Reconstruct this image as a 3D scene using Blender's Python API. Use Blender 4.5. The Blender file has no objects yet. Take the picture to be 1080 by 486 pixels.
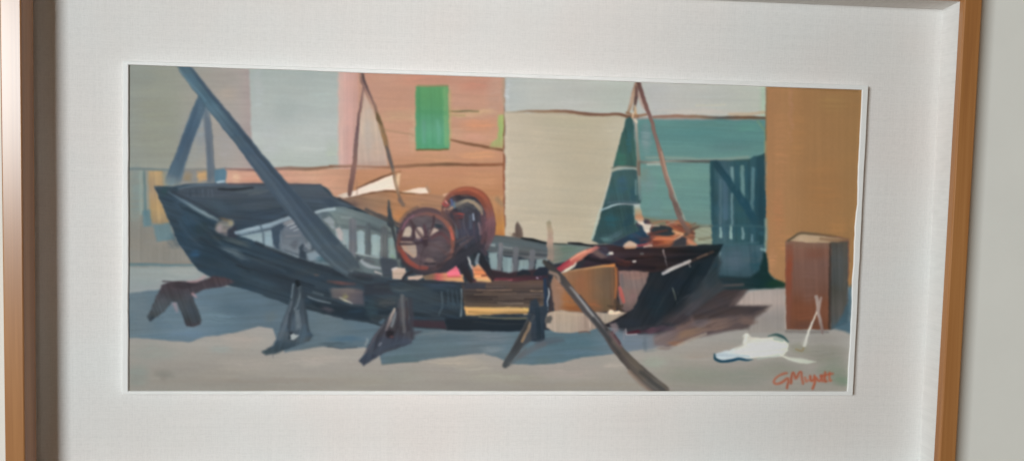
"""A framed oil painting of a beached boat, photographed close up on a pale wall."""
import bpy
import math
import numpy as np

# =====================================================================
#  PAINT ENGINE: lays brush strokes on a regular grid of canvas points.
#  X, Y are tracing coordinates of every grid point on the canvas plane.
# =====================================================================
rng = np.random.default_rng(7)
TEX = rng.random((256, 256))
for _k in range(1):
    TEX = 0.5 * TEX + 0.25 * (np.roll(TEX, 1, 1) + np.roll(TEX, -1, 1))
TEX = (TEX - TEX.mean()) / TEX.std()


def tex(u, v):
    u = np.mod(u, 256); v = np.mod(v, 256)
    i = u.astype(int) % 256; j = v.astype(int) % 256
    fu = u - np.floor(u); fv = v - np.floor(v)
    fu = fu * fu * (3 - 2 * fu); fv = fv * fv * (3 - 2 * fv)
    i1 = (i + 1) % 256; j1 = (j + 1) % 256
    return (TEX[j, i] * (1 - fu) + TEX[j, i1] * fu) * (1 - fv) + (TEX[j1, i] * (1 - fu) + TEX[j1, i1] * fu) * fv


def spline(pts, n=6, closed=False):
    p = np.asarray(pts, float); m = len(p)
    if m < 3:
        return p
    out = []
    rngk = range(m) if closed else range(m - 1)
    for k in rngk:
        if closed:
            a, b, c, d = p[(k - 1) % m], p[k], p[(k + 1) % m], p[(k + 2) % m]
        else:
            a, b, c, d = p[max(k - 1, 0)], p[k], p[k + 1], p[min(k + 2, m - 1)]
        for t in np.linspace(0, 1, n, endpoint=False):
            out.append(0.5 * (2 * b + (c - a) * t + (2 * a - 5 * b + 4 * c - d) * t * t + (3 * b - a - 3 * c + d) * t ** 3))
    if not closed:
        out.append(p[-1])
    return np.array(out)


class Canvas:
    def __init__(s, X, Y):
        s.X, s.Y = X, Y
        s.c0, s.c1 = X.min(0), X.max(0)
        s.r0, s.r1 = Y.min(1), Y.max(1)
        s.rgb = np.full(X.shape + (3,), 150.0)
        s.hgt = np.zeros(X.shape)
        s.masks = {}
        s.order = []
        s.now = None

    def part(s, name):
        s.now = name
        if name not in s.masks:
            s.masks[name] = np.zeros(s.X.shape, bool); s.order.append(name)

    def win(s, x0, y0, x1, y1):
        ci = np.where((s.c1 >= x0) & (s.c0 <= x1))[0]; ri = np.where((s.r1 >= y0) & (s.r0 <= y1))[0]
        if len(ci) == 0 or len(ri) == 0:
            return None
        return slice(ri[0], ri[-1] + 1), slice(ci[0], ci[-1] + 1)

    def _warp(s, x, y, amt):
        o = rng.random(4) * 200
        wx = 0.55 * tex(x / 7 + o[0], y / 7 + o[1]) + 0.3 * tex(x / 2.3 + o[1], y / 2.3 + o[2])
        wy = 0.55 * tex(x / 7 + o[2], y / 7 + o[3]) + 0.3 * tex(x / 2.3 + o[3], y / 2.3 + o[0])
        return x + amt * wx, y + amt * wy

    def _lay(s, w, cov, col, bris, st, h, mask=True):
        n = rng.random(2) * 200
        x, y = s.X[w], s.Y[w]
        mott = tex(x / 19 + n[0], y / 13 + n[1])
        mot2 = tex(x / 9 + n[1], y / 6 + n[0])
        st = st * 0.68
        mul = 1 + st * bris + 0.6 * st * mott
        c = col * mul[..., None]
        c = c + np.stack([mot2 * 1.6 + mott * 1.2, mott * 0.8, -mot2 * 1.6 + mott * 0.5], -1) * (st / 0.05)
        a = cov[..., None]
        s.rgb[w] = s.rgb[w] * (1 - a) + c * a
        s.hgt[w] = s.hgt[w] * (1 - 0.75 * cov) + cov * (h + 0.35 * h * bris)
        if mask and s.now:
            s.masks[s.now][w] |= cov > 0.5

    def _col(s, col, x, y):
        """col: (r,g,b) or ('x'|'y', [(pos,(r,g,b)),...])"""
        if isinstance(col[0], str):
            q = x if col[0] == 'x' else y
            ps = [k[0] for k in col[1]]
            return np.stack([np.interp(q, ps, [k[1][i] for k in col[1]]) for i in range(3)], -1)
        return np.broadcast_to(np.array(col, float), x.shape + (3,))

    # filled shape ------------------------------------------------------
    def P(s, pts, col, soft=1.0, a=1.0, ang=0, st=0.035, wp=0.7, sm=False, h=0.5, br=0.0, mask=True, on=None):
        p = spline(pts, 6, True) if sm else np.asarray(pts, float)
        m = 4 + soft
        w = s.win(p[:, 0].min() - m, p[:, 1].min() - m, p[:, 0].max() + m, p[:, 1].max() + m)
        if w is None:
            return
        x, y = s.X[w], s.Y[w]
        xx, yy = s._warp(x, y, wp)
        best = np.full(x.shape, 1e9); inside = np.zeros(x.shape, bool)
        q = np.roll(p, -1, 0)
        for (ax, ay), (bx, by) in zip(p, q):
            ex, ey = bx - ax, by - ay
            L = ex * ex + ey * ey + 1e-9
            t = np.clip(((xx - ax) * ex + (yy - ay) * ey) / L, 0, 1)
            best = np.minimum(best, (xx - ax - t * ex) ** 2 + (yy - ay - t * ey) ** 2)
            if abs(ey) > 1e-9:
                cr = ((ay > yy) != (by > yy)) & (xx < ex * (yy - ay) / ey + ax)
                inside ^= cr
        d = np.sqrt(best); d = np.where(inside, -d, d)
        c, sn = math.cos(math.radians(ang)), math.sin(math.radians(ang))
        o = rng.random(2) * 200
        u = (x * c + y * sn); v = (-x * sn + y * c)
        bris = tex(u / 26 + o[0], v / 1.25 + o[1]) * 0.7 + tex(u / 40 + o[1], v / 3.2 + o[0]) * 0.5
        cov = np.clip(0.5 - (d + br * bris) / (2.1 * soft), 0, 1); cov = cov * cov * (3 - 2 * cov) * a
        if on:
            cov = cov * s.masks[on][w]
        s._lay(w, cov, s._col(col, x, y), bris, st, h, mask)

    # brush stroke ------------------------------------------------------
    def S(s, pts, wd, col, soft=1.0, a=1.0, st=0.05, wp=0.45, h=0.6, br=0.25, curve=True, mask=True, fade=0):
        pts = np.asarray(pts, float)
        k0 = np.linspace(0, 1, len(pts))
        wd = np.interp(k0, np.linspace(0, 1, np.size(wd)), np.atleast_1d(wd).astype(float)) if np.size(wd) != len(pts) else np.asarray(wd, float)
        if curve and len(pts) > 2:
            full = spline(np.column_stack([pts, wd]), 5)
        else:
            full = np.column_stack([pts, wd])
        p, r = full[:, :2], np.abs(full[:, 2]) / 2
        seg = np.sqrt(((p[1:] - p[:-1]) ** 2).sum(1)); cum = np.concatenate([[0], np.cumsum(seg)])
        m = 4 + r.max() + soft
        w = s.win(p[:, 0].min() - m, p[:, 1].min() - m, p[:, 0].max() + m, p[:, 1].max() + m)
        if w is None:
            return
        x, y = s.X[w], s.Y[w]
        xx, yy = s._warp(x, y, wp)
        best = np.full(x.shape, 1e9); U = np.zeros(x.shape); V = np.zeros(x.shape)
        for k in range(len(p) - 1):
            (ax, ay), (bx, by) = p[k], p[k + 1]
            ex, ey = bx - ax, by - ay
            L = ex * ex + ey * ey + 1e-9
            t = np.clip(((xx - ax) * ex + (yy - ay) * ey) / L, 0, 1)
            dx, dy = xx - ax - t * ex, yy - ay - t * ey
            dd = np.sqrt(dx * dx + dy * dy) - (r[k] + t * (r[k + 1] - r[k]))
            up = dd < best
            best = np.where(up, dd, best)
            U = np.where(up, cum[k] + t * seg[k], U)
            V = np.where(up, (dx * ey - dy * ex) / math.sqrt(L), V)
        o = rng.random(2) * 200
        bris = tex(U / 22 + o[0], V / 1.1 + o[1]) * 0.8 + tex(U / 30 + o[1], V / 2.6 + o[0]) * 0.4
        cov = np.clip(0.5 - (best + br * bris) / (2.1 * soft), 0, 1); cov = cov * cov * (3 - 2 * cov) * a
        if fade:
            cov = cov * np.clip((cum[-1] - U) / (fade * cum[-1]), 0, 1)
        if isinstance(col, list):
            f = np.linspace(0, cum[-1], len(col))
            cc = np.stack([np.interp(U, f, [k[i] for k in col]) for i in range(3)], -1)
        else:
            cc = s._col(col, x, y)
        s._lay(w, cov, cc, bris, st, h, mask)

    # soft rubbed-in patch of colour -----------------------------------
    def B(s, cx, cy, rx, ry, col, a=0.6, ang=0, on=None, st=0.03):
        R = max(rx, ry) * 1.6
        w = s.win(cx - R, cy - R, cx + R, cy + R)
        if w is None:
            return
        x, y = s.X[w], s.Y[w]
        xx, yy = s._warp(x, y, 1.6)
        c, sn = math.cos(math.radians(ang)), math.sin(math.radians(ang))
        u = ((xx - cx) * c + (yy - cy) * sn) / rx; v = (-(xx - cx) * sn + (yy - cy) * c) / ry
        d = np.sqrt(u * u + v * v)
        cov = np.clip(1.25 - d, 0, 1); cov = cov * cov * (3 - 2 * cov) * a
        o = rng.random(2) * 200
        uu = u * rx; vv = v * ry
        bris = tex(uu / 22 + o[0], vv / 1.3 + o[1])
        cov = np.clip(cov * (1 + 0.3 * bris), 0, 1)
        if on:
            cov = cov * s.masks[on][w]
        s._lay(w, cov, s._col(col, x, y), bris, st, 0.3, False)


def paint(C):
    P, S, B, part = C.P, C.S, C.B, C.part
    # ------------------------------------------------------ walls behind
    part('painted_plaster_wall')
    P([(120, 55), (268, 55), (268, 290), (120, 290)], ('x', [(136, (146, 149, 141)), (185, (151, 152, 141)), (215, (160, 155, 147)), (250, (166, 157, 152)), (266, (166, 150, 148))]), ang=0, st=.02)
    B(165, 120, 26, 60, (147, 149, 134), .6, on='painted_plaster_wall'); B(150, 80, 18, 14, (143, 148, 140), .6); B(232, 120, 14, 36, (168, 160, 152), .5)
    B(200, 150, 14, 34, (152, 155, 154), .6); B(237, 150, 12, 22, (160, 156, 156), .6); B(212, 140, 8, 26, (142, 149, 155), .7)
    B(236, 84, 24, 9, (156, 149, 143), .6); B(240, 100, 12, 10, (176, 160, 146), .4)
    P([(130, 178), (245, 178), (245, 283), (130, 283)], ('y', [(178, (140, 143, 136)), (215, (143, 144, 134)), (245, (138, 134, 126)), (280, (140, 137, 130))]), ang=90, st=.03, soft=1.4)
    B(143, 205, 8, 34, (128, 141, 138), .8, on='painted_plaster_wall'); B(180, 250, 26, 16, (146, 138, 127), .6)
    P([(156, 181), (171, 180), (175, 210), (182, 236), (170, 237), (158, 234)], ('y', [(180, (178, 148, 105)), (200, (165, 140, 112)), (220, (176, 146, 102)), (236, (150, 132, 104))]), soft=1.8, ang=86, st=.06)
    S([(166, 182), (167, 200), (168, 230)], 5, (190, 158, 112), soft=2.2, a=.5); S([(172, 184), (176, 205), (181, 232)], 4, (152, 150, 128), soft=2, a=.7)
    S([(151, 181), (152, 205), (152.5, 226)], [1.2, 1.8, 3], (84, 122, 130), soft=1.3, a=.85); S([(148, 182), (148, 225)], 4, (140, 158, 152), soft=2, a=.6)
    P([(150, 222), (157, 221), (159, 238), (150, 239)], (92, 128, 140), soft=1.6, a=.85, ang=90); P([(161, 237), (178, 235), (184, 252), (165, 255)], (98, 130, 140), soft=1.8, a=.85, ang=80)
    S([(134, 178), (160, 178), (190, 180)], 2, (104, 124, 128), soft=1.2, a=.9)
    S([(136, 279), (170, 279.5), (206, 280)], [3, 3, 2], (92, 124, 134), soft=1.3, a=.95); S([(140, 276), (200, 277)], 2, (150, 138, 128), soft=1.6, a=.6)
    # behind the legs of the tripod
    P([(190, 179), (238, 177), (240, 196), (190, 197)], (134, 134, 132), soft=1.8)
    B(198, 187, 5, 6, (150, 130, 100), .7); P([(207, 181), (217, 180), (219, 190), (208, 193)], (188, 150, 108), soft=2.2, a=.9); S([(209, 186), (217, 184)], 3, (208, 166, 112), soft=1.5, a=.7)
    P([(225, 179), (241, 178), (241, 193), (226, 194)], (86, 122, 142), soft=1.3, ang=90); S([(229, 192.5), (236, 191.5)], 1.8, (190, 205, 215), soft=1)
    P([(262, 60), (362, 60), (362, 184), (266, 184)], ('y', [(70, (164, 173, 170)), (95, (170, 178, 175)), (140, (176, 182, 180)), (175, (172, 180, 174))]), ang=4, st=.018, soft=1.2)
    B(300, 112, 16, 22, (164, 173, 171), .7); B(340, 100, 18, 26, (172, 182, 178), .5); B(330, 150, 28, 16, (181, 186, 183), .5); B(350, 160, 8, 14, (168, 178, 166), .6); B(285, 150, 12, 20, (176, 180, 182), .5); B(272, 95, 6, 30, (176, 182, 182), .6)

    part('painted_pink_house')
    P([(357.5, 60), (532.5, 60), (532.5, 252), (357.5, 252)], ('y', [(75, (190, 142, 122)), (110, (192, 146, 124)), (150, (192, 144, 116)), (180, (184, 132, 100)), (215, (178, 124, 84))]), ang=3, st=.022, soft=1.1)
    P([(357, 70), (377, 70), (379, 150), (374, 182), (357, 182)], ('x', [(358, (206, 170, 160)), (366, (200, 158, 150)), (378, (194, 150, 138))]), soft=2.2, ang=90)
    S([(359, 76), (359, 176)], 3.5, (208, 176, 166), soft=1.8, a=.6)
    B(425, 110, 28, 30, (190, 142, 118), .6); B(412, 82, 22, 8, (194, 150, 128), .5); B(450, 84, 40, 8, (194, 136, 114), .6); B(504, 90, 24, 12, (190, 132, 112), .7); B(522, 100, 10, 26, (186, 150, 132), .6)
    B(424, 122, 30, 8, (188, 152, 120), .6); B(500, 119, 30, 5, (196, 160, 128), .8); B(505, 132, 22, 9, (206, 142, 106), .7); B(480, 142, 14, 8, (196, 154, 128), .6); B(425, 150, 22, 16, (196, 148, 124), .5); B(436, 140, 5, 20, (196, 166, 136), .5)
    B(500, 146, 16, 7, (200, 148, 126), .6); B(505, 164, 22, 6, (202, 146, 106), .7); B(460, 166, 26, 6, (190, 142, 106), .6); B(505, 190, 24, 12, (190, 138, 102), .6); B(440, 190, 30, 10, (184, 134, 102), .6); B(470, 184, 30, 5, (186, 130, 100), .5)
    # between the thin legs: greyed paint
    P([(383, 95), (392, 112), (404, 145), (410, 176), (374, 178), (377, 140)], ('y', [(95, (196, 164, 146)), (135, (188, 170, 154)), (165, (188, 164, 150)), (178, (176, 150, 136))]), soft=2.5, ang=85, st=.04)
    B(388, 140, 5, 28, (176, 164, 156), .6); B(398, 160, 5, 18, (194, 168, 150), .5)
    # band under the ledge
    P([(238, 178), (372, 178), (372, 212), (300, 212), (300, 196), (238, 195)], ('x', [(240, (212, 164, 142)), (262, (206, 152, 130)), (300, (200, 150, 128)), (330, (200, 154, 128)), (372, (188, 140, 114))]), soft=1.3, ang=0, st=.03)
    B(248, 187, 6, 6, (216, 180, 150), .7); B(262, 184, 10, 4, (212, 166, 144), .6); B(345, 190, 12, 7, (204, 150, 124), .6)
    S([(238, 178.5), (262, 179), (300, 177.5), (330, 177.8), (350, 176)], [2, 2.4, 3, 3.6, 3], [(150, 124, 120), (134, 102, 98), (138, 108, 98), (128, 100, 82), (132, 98, 76)], soft=1.1)
    S([(348, 176), (380, 176), (410, 176.5), (440, 174.5), (470, 173.5), (500, 174), (532, 173.8)], [3.2, 2.4, 2.6, 3, 3, 2.6, 2.6], [(132, 98, 78), (152, 112, 92), (146, 104, 82), (134, 96, 70), (120, 88, 64), (134, 86, 60), (140, 88, 60)], soft=1.1)
    S([(376, 172), (405, 172)], 2.5, (184, 156, 142), soft=1.6, a=.7)
    S([(475, 148), (490, 151.3), (510, 154.8), (532, 158.6)], [1.6, 2.2, 2.6, 2.4], (116, 78, 54), soft=.9)
    S([(472, 117.8), (488, 117), (504, 117.6)], [1.4, 1.6, 1.2], [(132, 120, 72), (108, 102, 72), (140, 124, 84)], soft=1); S([(474, 121), (490, 121.5)], 2, (160, 150, 96), soft=1.6, a=.6)
    P([(525, 121), (532, 120), (532, 156), (517, 155), (519, 151), (525, 146)], ('y', [(121, (158, 172, 104)), (140, (152, 176, 106)), (156, (172, 164, 112))]), soft=1.5, ang=90)
    S([(400, 136), (430, 141), (436, 143)], 1.6, (150, 122, 90), soft=1.6, a=.5)
    # ochre bottom and right of the engine
    P([(505, 206), (533, 206), (533, 250), (505, 250)], ('y', [(206, (180, 132, 94)), (222, (172, 124, 84)), (240, (188, 128, 66)), (250, (176, 112, 62))]), soft=1.6, ang=90); S([(524, 210), (530, 216)], 4, (140, 118, 92), soft=2, a=.7)
    S([(532.2, 82), (532, 150), (531.8, 200), (533.5, 240)], [1.2, 1.8, 2, 2.6], [(160, 150, 132), (128, 92, 70), (150, 84, 56), (116, 80, 64)], soft=.9)
    S([(531, 80), (531, 110)], 2.5, (170, 150, 128), soft=1.4, a=.6)

    part('painted_shutter')
    P([(438.3, 91), (473, 91), (474, 157.5), (438.6, 157)], ('y', [(91, (90, 152, 98)), (110, (84, 148, 98)), (120, (82, 148, 106)), (135, (86, 152, 120)), (156, (80, 156, 116))]), soft=1.2, ang=88, st=.022, h=.8)
    S([(441, 94), (441, 154)], 4, (72, 144, 97), soft=2.2, a=.5, mask=False); S([(470, 94), (470.5, 152)], 5, (120, 168, 112), soft=1.8, a=.65, mask=False); S([(447, 128), (447, 150)], 3, (102, 156, 142), soft=1.8, a=.5, mask=False); S([(462, 128), (463, 150)], 4, (104, 164, 140), soft=1.8, a=.5, mask=False)
    S([(442, 118), (470, 119)], 3, (70, 136, 88), soft=1.8, a=.5, mask=False); S([(474.3, 96), (475, 150)], 2, (172, 160, 106), soft=1.2, a=.6, mask=False)
    S([(440, 157.8), (458, 158), (472, 157)], 1.8, (108, 104, 62), soft=1, mask=False); S([(441, 90.5), (472, 90.8)], 1.6, (118, 128, 82), soft=1.1, a=.8, mask=False)

    part('painted_beige_wall')
    P([(533, 60), (808, 60), (808, 124), (672, 124), (533, 120)], ('x', [(533, (178, 184, 182)), (560, (184, 187, 182)), (610, (181, 183, 177)), (660, (180, 186, 178)), (690, (184, 184, 182)), (740, (184, 184, 178)), (800, (186, 190, 180)), (808, (172, 190, 170))]), ang=0, st=.018, soft=1)
    B(600, 95, 30, 16, (178, 180, 176), .5); B(605, 112, 34, 6, (190, 190, 186), .5); B(750, 100, 40, 12, (180, 182, 178), .5); B(740, 118, 50, 4, (196, 188, 180), .6); B(806, 105, 3, 18, (170, 188, 170), .8); S([(735, 112), (765, 110.5)], 1.6, (206, 200, 180), soft=1.4, a=.6); B(535, 98, 3, 18, (190, 194, 196), .6)
    P([(533, 118), (664, 121), (668, 124), (664, 240), (640, 262), (533, 262)], ('x', [(533, (190, 178, 158)), (560, (185, 174, 154)), (610, (180, 170, 148)), (640, (182, 172, 150)), (662, (190, 182, 162))]), ang=4, st=.02, soft=1.1)
    B(560, 150, 22, 24, (190, 178, 157), .5); B(610, 180, 30, 40, (178, 167, 146), .5); B(560, 225, 24, 20, (186, 175, 154), .6); B(600, 235, 22, 16, (180, 168, 146), .6); B(535, 170, 3, 60, (196, 186, 166), .6); B(645, 135, 12, 12, (186, 178, 158), .6); B(600, 130, 40, 8, (178, 170, 146), .5); B(630, 232, 10, 18, (188, 178, 156), .5)
    S([(533, 118.5), (545, 118), (560, 117.6), (590, 117.4), (610, 119), (625, 120.4), (640, 121), (652, 120.6), (664, 123), (673, 122.5)], [.8, 1.2, 2, 2.6, 2.8, 3, 3.2, 3, 3.4, 3], [(170, 164, 146), (156, 134, 112), (150, 122, 98), (148, 114, 90), (132, 94, 74), (116, 82, 66), (126, 90, 72), (112, 78, 60), (120, 80, 62)], soft=1)
    S([(690, 123.5), (712, 122.5), (735, 123), (760, 124.5), (785, 124), (808, 125)], [3, 3.4, 3.2, 3.2, 3, 3], [(140, 110, 98), (152, 112, 92), (142, 114, 92), (92, 92, 92), (124, 90, 66), (98, 86, 72)], soft=1.1); S([(770, 120), (790, 120.5), (806, 118)], 2.4, (196, 164, 130), soft=1.6, a=.7)

    part('painted_teal_wall')
    P([(670, 126), (809, 126.5), (809, 262), (668, 262)], ('y', [(126, (92, 138, 136)), (150, (92, 136, 134)), (166, (100, 140, 136)), (185, (106, 146, 140)), (215, (100, 140, 136)), (240, (106, 134, 128))]), ang=3, st=.03, soft=1.2)
    B(682, 145, 7, 18, (118, 142, 146), .8); B(740, 140, 26, 9, (84, 132, 132), .6); B(790, 135, 16, 6, (92, 146, 136), .6); B(770, 155, 26, 6, (92, 128, 130), .6); B(745, 132, 30, 4, (88, 128, 124), .5); B(720, 158, 26, 6, (96, 140, 138), .6)
    B(684, 192, 10, 14, (112, 138, 140), .6); B(730, 185, 16, 9, (108, 150, 142), .6); B(692, 218, 9, 14, (104, 140, 140), .6); B(735, 215, 14, 14, (102, 142, 138), .5); B(680, 185, 6, 10, (118, 136, 124), .5)
    S([(674, 171), (690, 171.5), (705, 170), (720, 170), (750, 170), (775, 170.5), (795, 170), (809, 164)], [3, 2.6, 2.4, 3, 3.2, 4, 5, 6], [(92, 104, 100), (160, 152, 142), (128, 124, 116), (88, 88, 86), (82, 88, 86), (70, 92, 92), (56, 86, 88), (50, 76, 80)], soft=1.2)
    S([(682, 166.5), (720, 166.8), (745, 168), (790, 166)], 2.4, (140, 152, 142), soft=1.5, a=.7); S([(683, 173.5), (699, 174)], 1.8, (196, 196, 190), soft=1.2, a=.7)
    P([(676, 229), (700, 232), (750, 238), (752, 258), (676, 258)], (128, 118, 92), soft=2.5, a=.85, ang=10)
    P([(732, 246), (738, 240), (752, 239), (752, 259), (736, 259)], (146, 152, 132), soft=1.4, ang=20, st=.06, sm=True); S([(738, 252), (752, 250)], 3, (118, 112, 92), soft=1.6, a=.6); S([(736, 257), (752, 258)], 2.4, (160, 170, 148), soft=1.2, a=.8)
    S([(800, 128), (807.5, 140), (807.5, 160)], 2.4, (120, 146, 110), soft=1.4, a=.6)

    part('painted_gate')
    P([(749.5, 170), (790, 170), (796, 164), (809, 163), (808, 262), (752, 262)], ('x', [(750, (48, 84, 94)), (764, (62, 92, 104)), (780, (50, 88, 96)), (796, (48, 84, 96)), (803, (36, 72, 82)), (809, (44, 78, 86))]), ang=90, st=.06, soft=1.1)
    for x0, x1, y0, y1, wq, c in ((772.6, 773, 177, 196, 3.2, (122, 154, 156)), (772.8, 772.6, 205, 238, 2.6, (110, 140, 146)), (783.5, 784, 176, 212, 4.2, (112, 148, 148)), (795, 793.5, 178, 222, 3.4, (92, 128, 136)), (760.5, 760.5, 190, 240, 2.4, (82, 110, 122)), (766, 766, 182, 230, 5, (74, 104, 122))):
        S([(x0, y0), ((x0 + x1) / 2, (y0 + y1) / 2), (x1, y1)], wq, c, soft=1.3, a=.85, mask=False)
    for xx, y0, y1, c in ((760.3, 240, 250, (140, 172, 172)), (771.6, 238, 251, (150, 178, 172)), (784, 240, 251, (116, 150, 156)), (794, 248, 255, (90, 124, 136))):
        S([(xx, y0), (xx, y1)], [1.8, 3], c, soft=1.1, mask=False)
    S([(756, 173), (770, 192), (784, 212), (796, 232), (804, 246)], [7, 7, 8, 8, 6], [(38, 70, 84), (36, 74, 88), (34, 72, 88), (36, 74, 90), (46, 84, 96)], soft=1.5, a=.9, mask=False)
    S([(752, 172), (752, 230)], 4, (40, 76, 86), soft=1.6, a=.7, mask=False); S([(803, 170), (803, 240)], 8, (40, 72, 84), soft=2, a=.8, mask=False); S([(750, 239), (780, 238), (806, 239)], 2, (66, 100, 108), soft=1.5, a=.6, mask=False)
    S([(788, 176), (789, 208)], 3.4, (46, 84, 96), soft=1.3, a=.8, mask=False); S([(778, 176), (778, 200)], 4, (44, 82, 96), soft=1.3, a=.8, mask=False)

    part('painted_ochre_wall')
    P([(808.5, 60), (925, 60), (925, 305), (832, 303), (820, 296), (809, 286)], ('x', [(808, (168, 122, 84)), (830, (168, 124, 84)), (850, (160, 118, 78)), (880, (156, 116, 76)), (905, (152, 114, 74))]), ang=90, st=.014, soft=1)
    B(825, 160, 10, 50, (178, 128, 88), .5); B(880, 110, 20, 12, (158, 122, 78), .5); B(840, 140, 12, 40, (166, 120, 78), .5); B(870, 200, 24, 40, (160, 114, 72), .5); B(822, 225, 8, 30, (176, 122, 84), .6); B(835, 260, 20, 14, (178, 126, 84), .6); B(885, 240, 12, 14, (164, 118, 74), .6); B(815, 275, 6, 16, (180, 130, 92), .7); B(835, 120, 3, 40, (176, 128, 98), .5)
    S([(809, 93), (808.7, 130), (808.7, 170)], 1.4, (128, 104, 74), soft=1.1, a=.8, mask=False); S([(808.5, 232), (808.2, 262)], 3, (128, 152, 142), soft=1.4, a=.7, mask=False); S([(812, 92), (850, 93), (905, 96)], 1.6, (124, 92, 56), soft=1.2, a=.7, mask=False)
    S([(808.6, 150), (808.2, 200)], 2, (190, 150, 110), soft=1.4, a=.5, mask=False)

    # ------------------------------------------------------------ ground
    part('painted_ground')
    P([(120, 281.5), (210, 281.5), (260, 290), (740, 300), (808, 290), (832, 303), (925, 303), (925, 425), (120, 425)], ('y', [(281, (150, 158, 156)), (300, (148, 156, 158)), (345, (158, 154, 150)), (362, (160, 156, 150)), (385, (158, 152, 145)), (411, (152, 147, 139))]), ang=2, st=.018, soft=1.1)
    B(175, 290, 40, 8, (156, 164, 162), .6); B(195, 286, 22, 4, (168, 170, 166), .6); B(150, 297, 14, 4, (142, 154, 154), .6)
    for cx, cy, rx, ry, c, a in ((160, 372, 30, 10, (150, 154, 148), .7), (145, 395, 14, 16, (142, 146, 140), .8), (172, 394, 12, 6, (138, 136, 127), .7), (172, 398, 5, 7, (134, 130, 122), .4), (250, 358, 30, 9, (168, 158, 150), .7), (232, 368, 14, 5, (152, 156, 152), .7), (260, 385, 40, 10, (164, 156, 148), .5), (230, 395, 40, 8, (154, 148, 140), .6),
                             (330, 378, 40, 7, (168, 160, 153), .6), (330, 384, 16, 4, (176, 168, 160), .4), (390, 400, 50, 8, (152, 148, 138), .7), (430, 395, 26, 10, (150, 148, 140), .6), (480, 382, 36, 6, (172, 162, 148), .7), (500, 388, 20, 5, (166, 160, 148), .6), (530, 398, 50, 8, (154, 150, 138), .6), (600, 390, 40, 12, (166, 156, 150), .6), (650, 384, 16, 8, (172, 164, 154), .6),
                             (690, 382, 16, 9, (152, 158, 146), .8), (712, 378, 16, 6, (154, 152, 142), .6), (730, 395, 40, 14, (142, 144, 132), .7), (780, 398, 40, 10, (136, 140, 130), .7), (820, 390, 30, 12, (140, 140, 130), .7), (870, 372, 26, 12, (134, 132, 122), .7), (880, 390, 20, 16, (126, 134, 120), .7), (890, 402, 14, 8, (112, 132, 112), .6), (845, 368, 12, 7, (138, 138, 120), .6), (870, 358, 20, 6, (146, 140, 134), .6), (760, 366, 34, 7, (160, 150, 142), .7), (735, 375, 18, 5, (160, 148, 138), .6), (300, 402, 160, 4, (148, 140, 130), .5), (620, 405, 120, 4, (152, 144, 132), .5)):
        B(cx, cy, rx, ry, c, a)
    # shade the boat throws on the ground
    P([(134, 309), (165, 306), (200, 300), (300, 306), (345, 330), (490, 346), (577, 347), (690, 344), (722, 352), (692, 366), (655, 372), (620, 377), (585, 383), (560, 385), (541, 384), (522, 377), (510, 373), (470, 377), (440, 381), (402, 384), (400, 372), (384, 366), (360, 368), (340, 365.5), (320, 369), (300, 372), (290, 355), (287, 346), (272, 344), (250, 350), (215, 356), (198, 361), (165, 358), (134, 356)],
      ('x', [(136, (104, 122, 132)), (165, (98, 120, 134)), (200, (104, 126, 142)), (240, (92, 114, 128)), (285, (88, 108, 122)), (340, (94, 112, 122)), (380, (86, 108, 122)), (440, (88, 108, 118)), (500, (98, 114, 124)), (560, (88, 112, 124)), (620, (86, 112, 124)), (660, (108, 122, 134)), (720, (124, 122, 126))]), ang=-4, st=.04, soft=1.4)
    for cx, cy, rx, ry, c, a in ((150, 330, 13, 20, (108, 124, 134), .7), (200, 352, 26, 5, (104, 130, 152), .7), (225, 335, 30, 10, (104, 128, 142), .7), (250, 325, 28, 9, (82, 104, 120), .7), (285, 335, 10, 8, (98, 112, 118), .7), (270, 315, 18, 6, (90, 112, 126), .6), (355, 345, 26, 7, (96, 114, 124), .6), (365, 358, 22, 4, (74, 104, 126), .7), (350, 352, 20, 3, (100, 120, 134), .5), (352, 363, 18, 3, (74, 92, 102), .6), (460, 356, 40, 6, (84, 104, 116), .7), (470, 366, 30, 5, (92, 112, 120), .7),
                             (420, 378, 22, 3, (84, 106, 112), .7), (520, 356, 24, 7, (108, 120, 130), .6), (520, 368, 14, 5, (122, 134, 140), .6), (600, 362, 34, 8, (80, 108, 120), .7), (610, 372, 24, 5, (92, 118, 134), .6), (575, 380, 14, 4, (92, 112, 116), .6), (470, 352, 50, 2.5, (110, 122, 128), .6), (672, 362, 14, 8, (114, 128, 142), .7), (700, 356, 14, 6, (120, 124, 132), .6), (684, 368, 10, 4, (112, 124, 134), .6)):
        B(cx, cy, rx, ry, c, a)
    S([(346, 365.5), (360, 367), (376, 366)], 1.2, (66, 78, 88), soft=1, a=.7); S([(404, 383.5), (420, 381.5), (440, 381)], 2, (78, 100, 106), soft=1.4, a=.7)
    # warm light patch and brown shade at the right
    P([(772, 325), (780, 314), (790, 307), (808, 305), (829, 304), (829, 349), (790, 352), (785, 340)], ('y', [(305, (168, 156, 150)), (320, (172, 158, 152)), (335, (150, 142, 138)), (350, (156, 148, 142))]), soft=1.6, ang=90)
    P([(690, 350), (715, 338), (740, 318), (766, 298), (792, 303), (778, 320), (776, 323.5), (800, 323), (814, 322), (806, 329), (797, 335), (790, 346), (760, 351), (730, 358), (706, 366), (690, 364)], ('x', [(690, (120, 110, 112)), (720, (112, 92, 88)), (745, (96, 82, 82)), (790, (92, 80, 80)), (812, (96, 86, 84))]), soft=2.4, ang=-25, st=.06)
    P([(730, 330), (766, 298), (786, 303), (770, 322), (808, 323), (795, 332), (760, 334), (735, 342)], (72, 64, 66), soft=2.6, ang=-20, st=.06)
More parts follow.
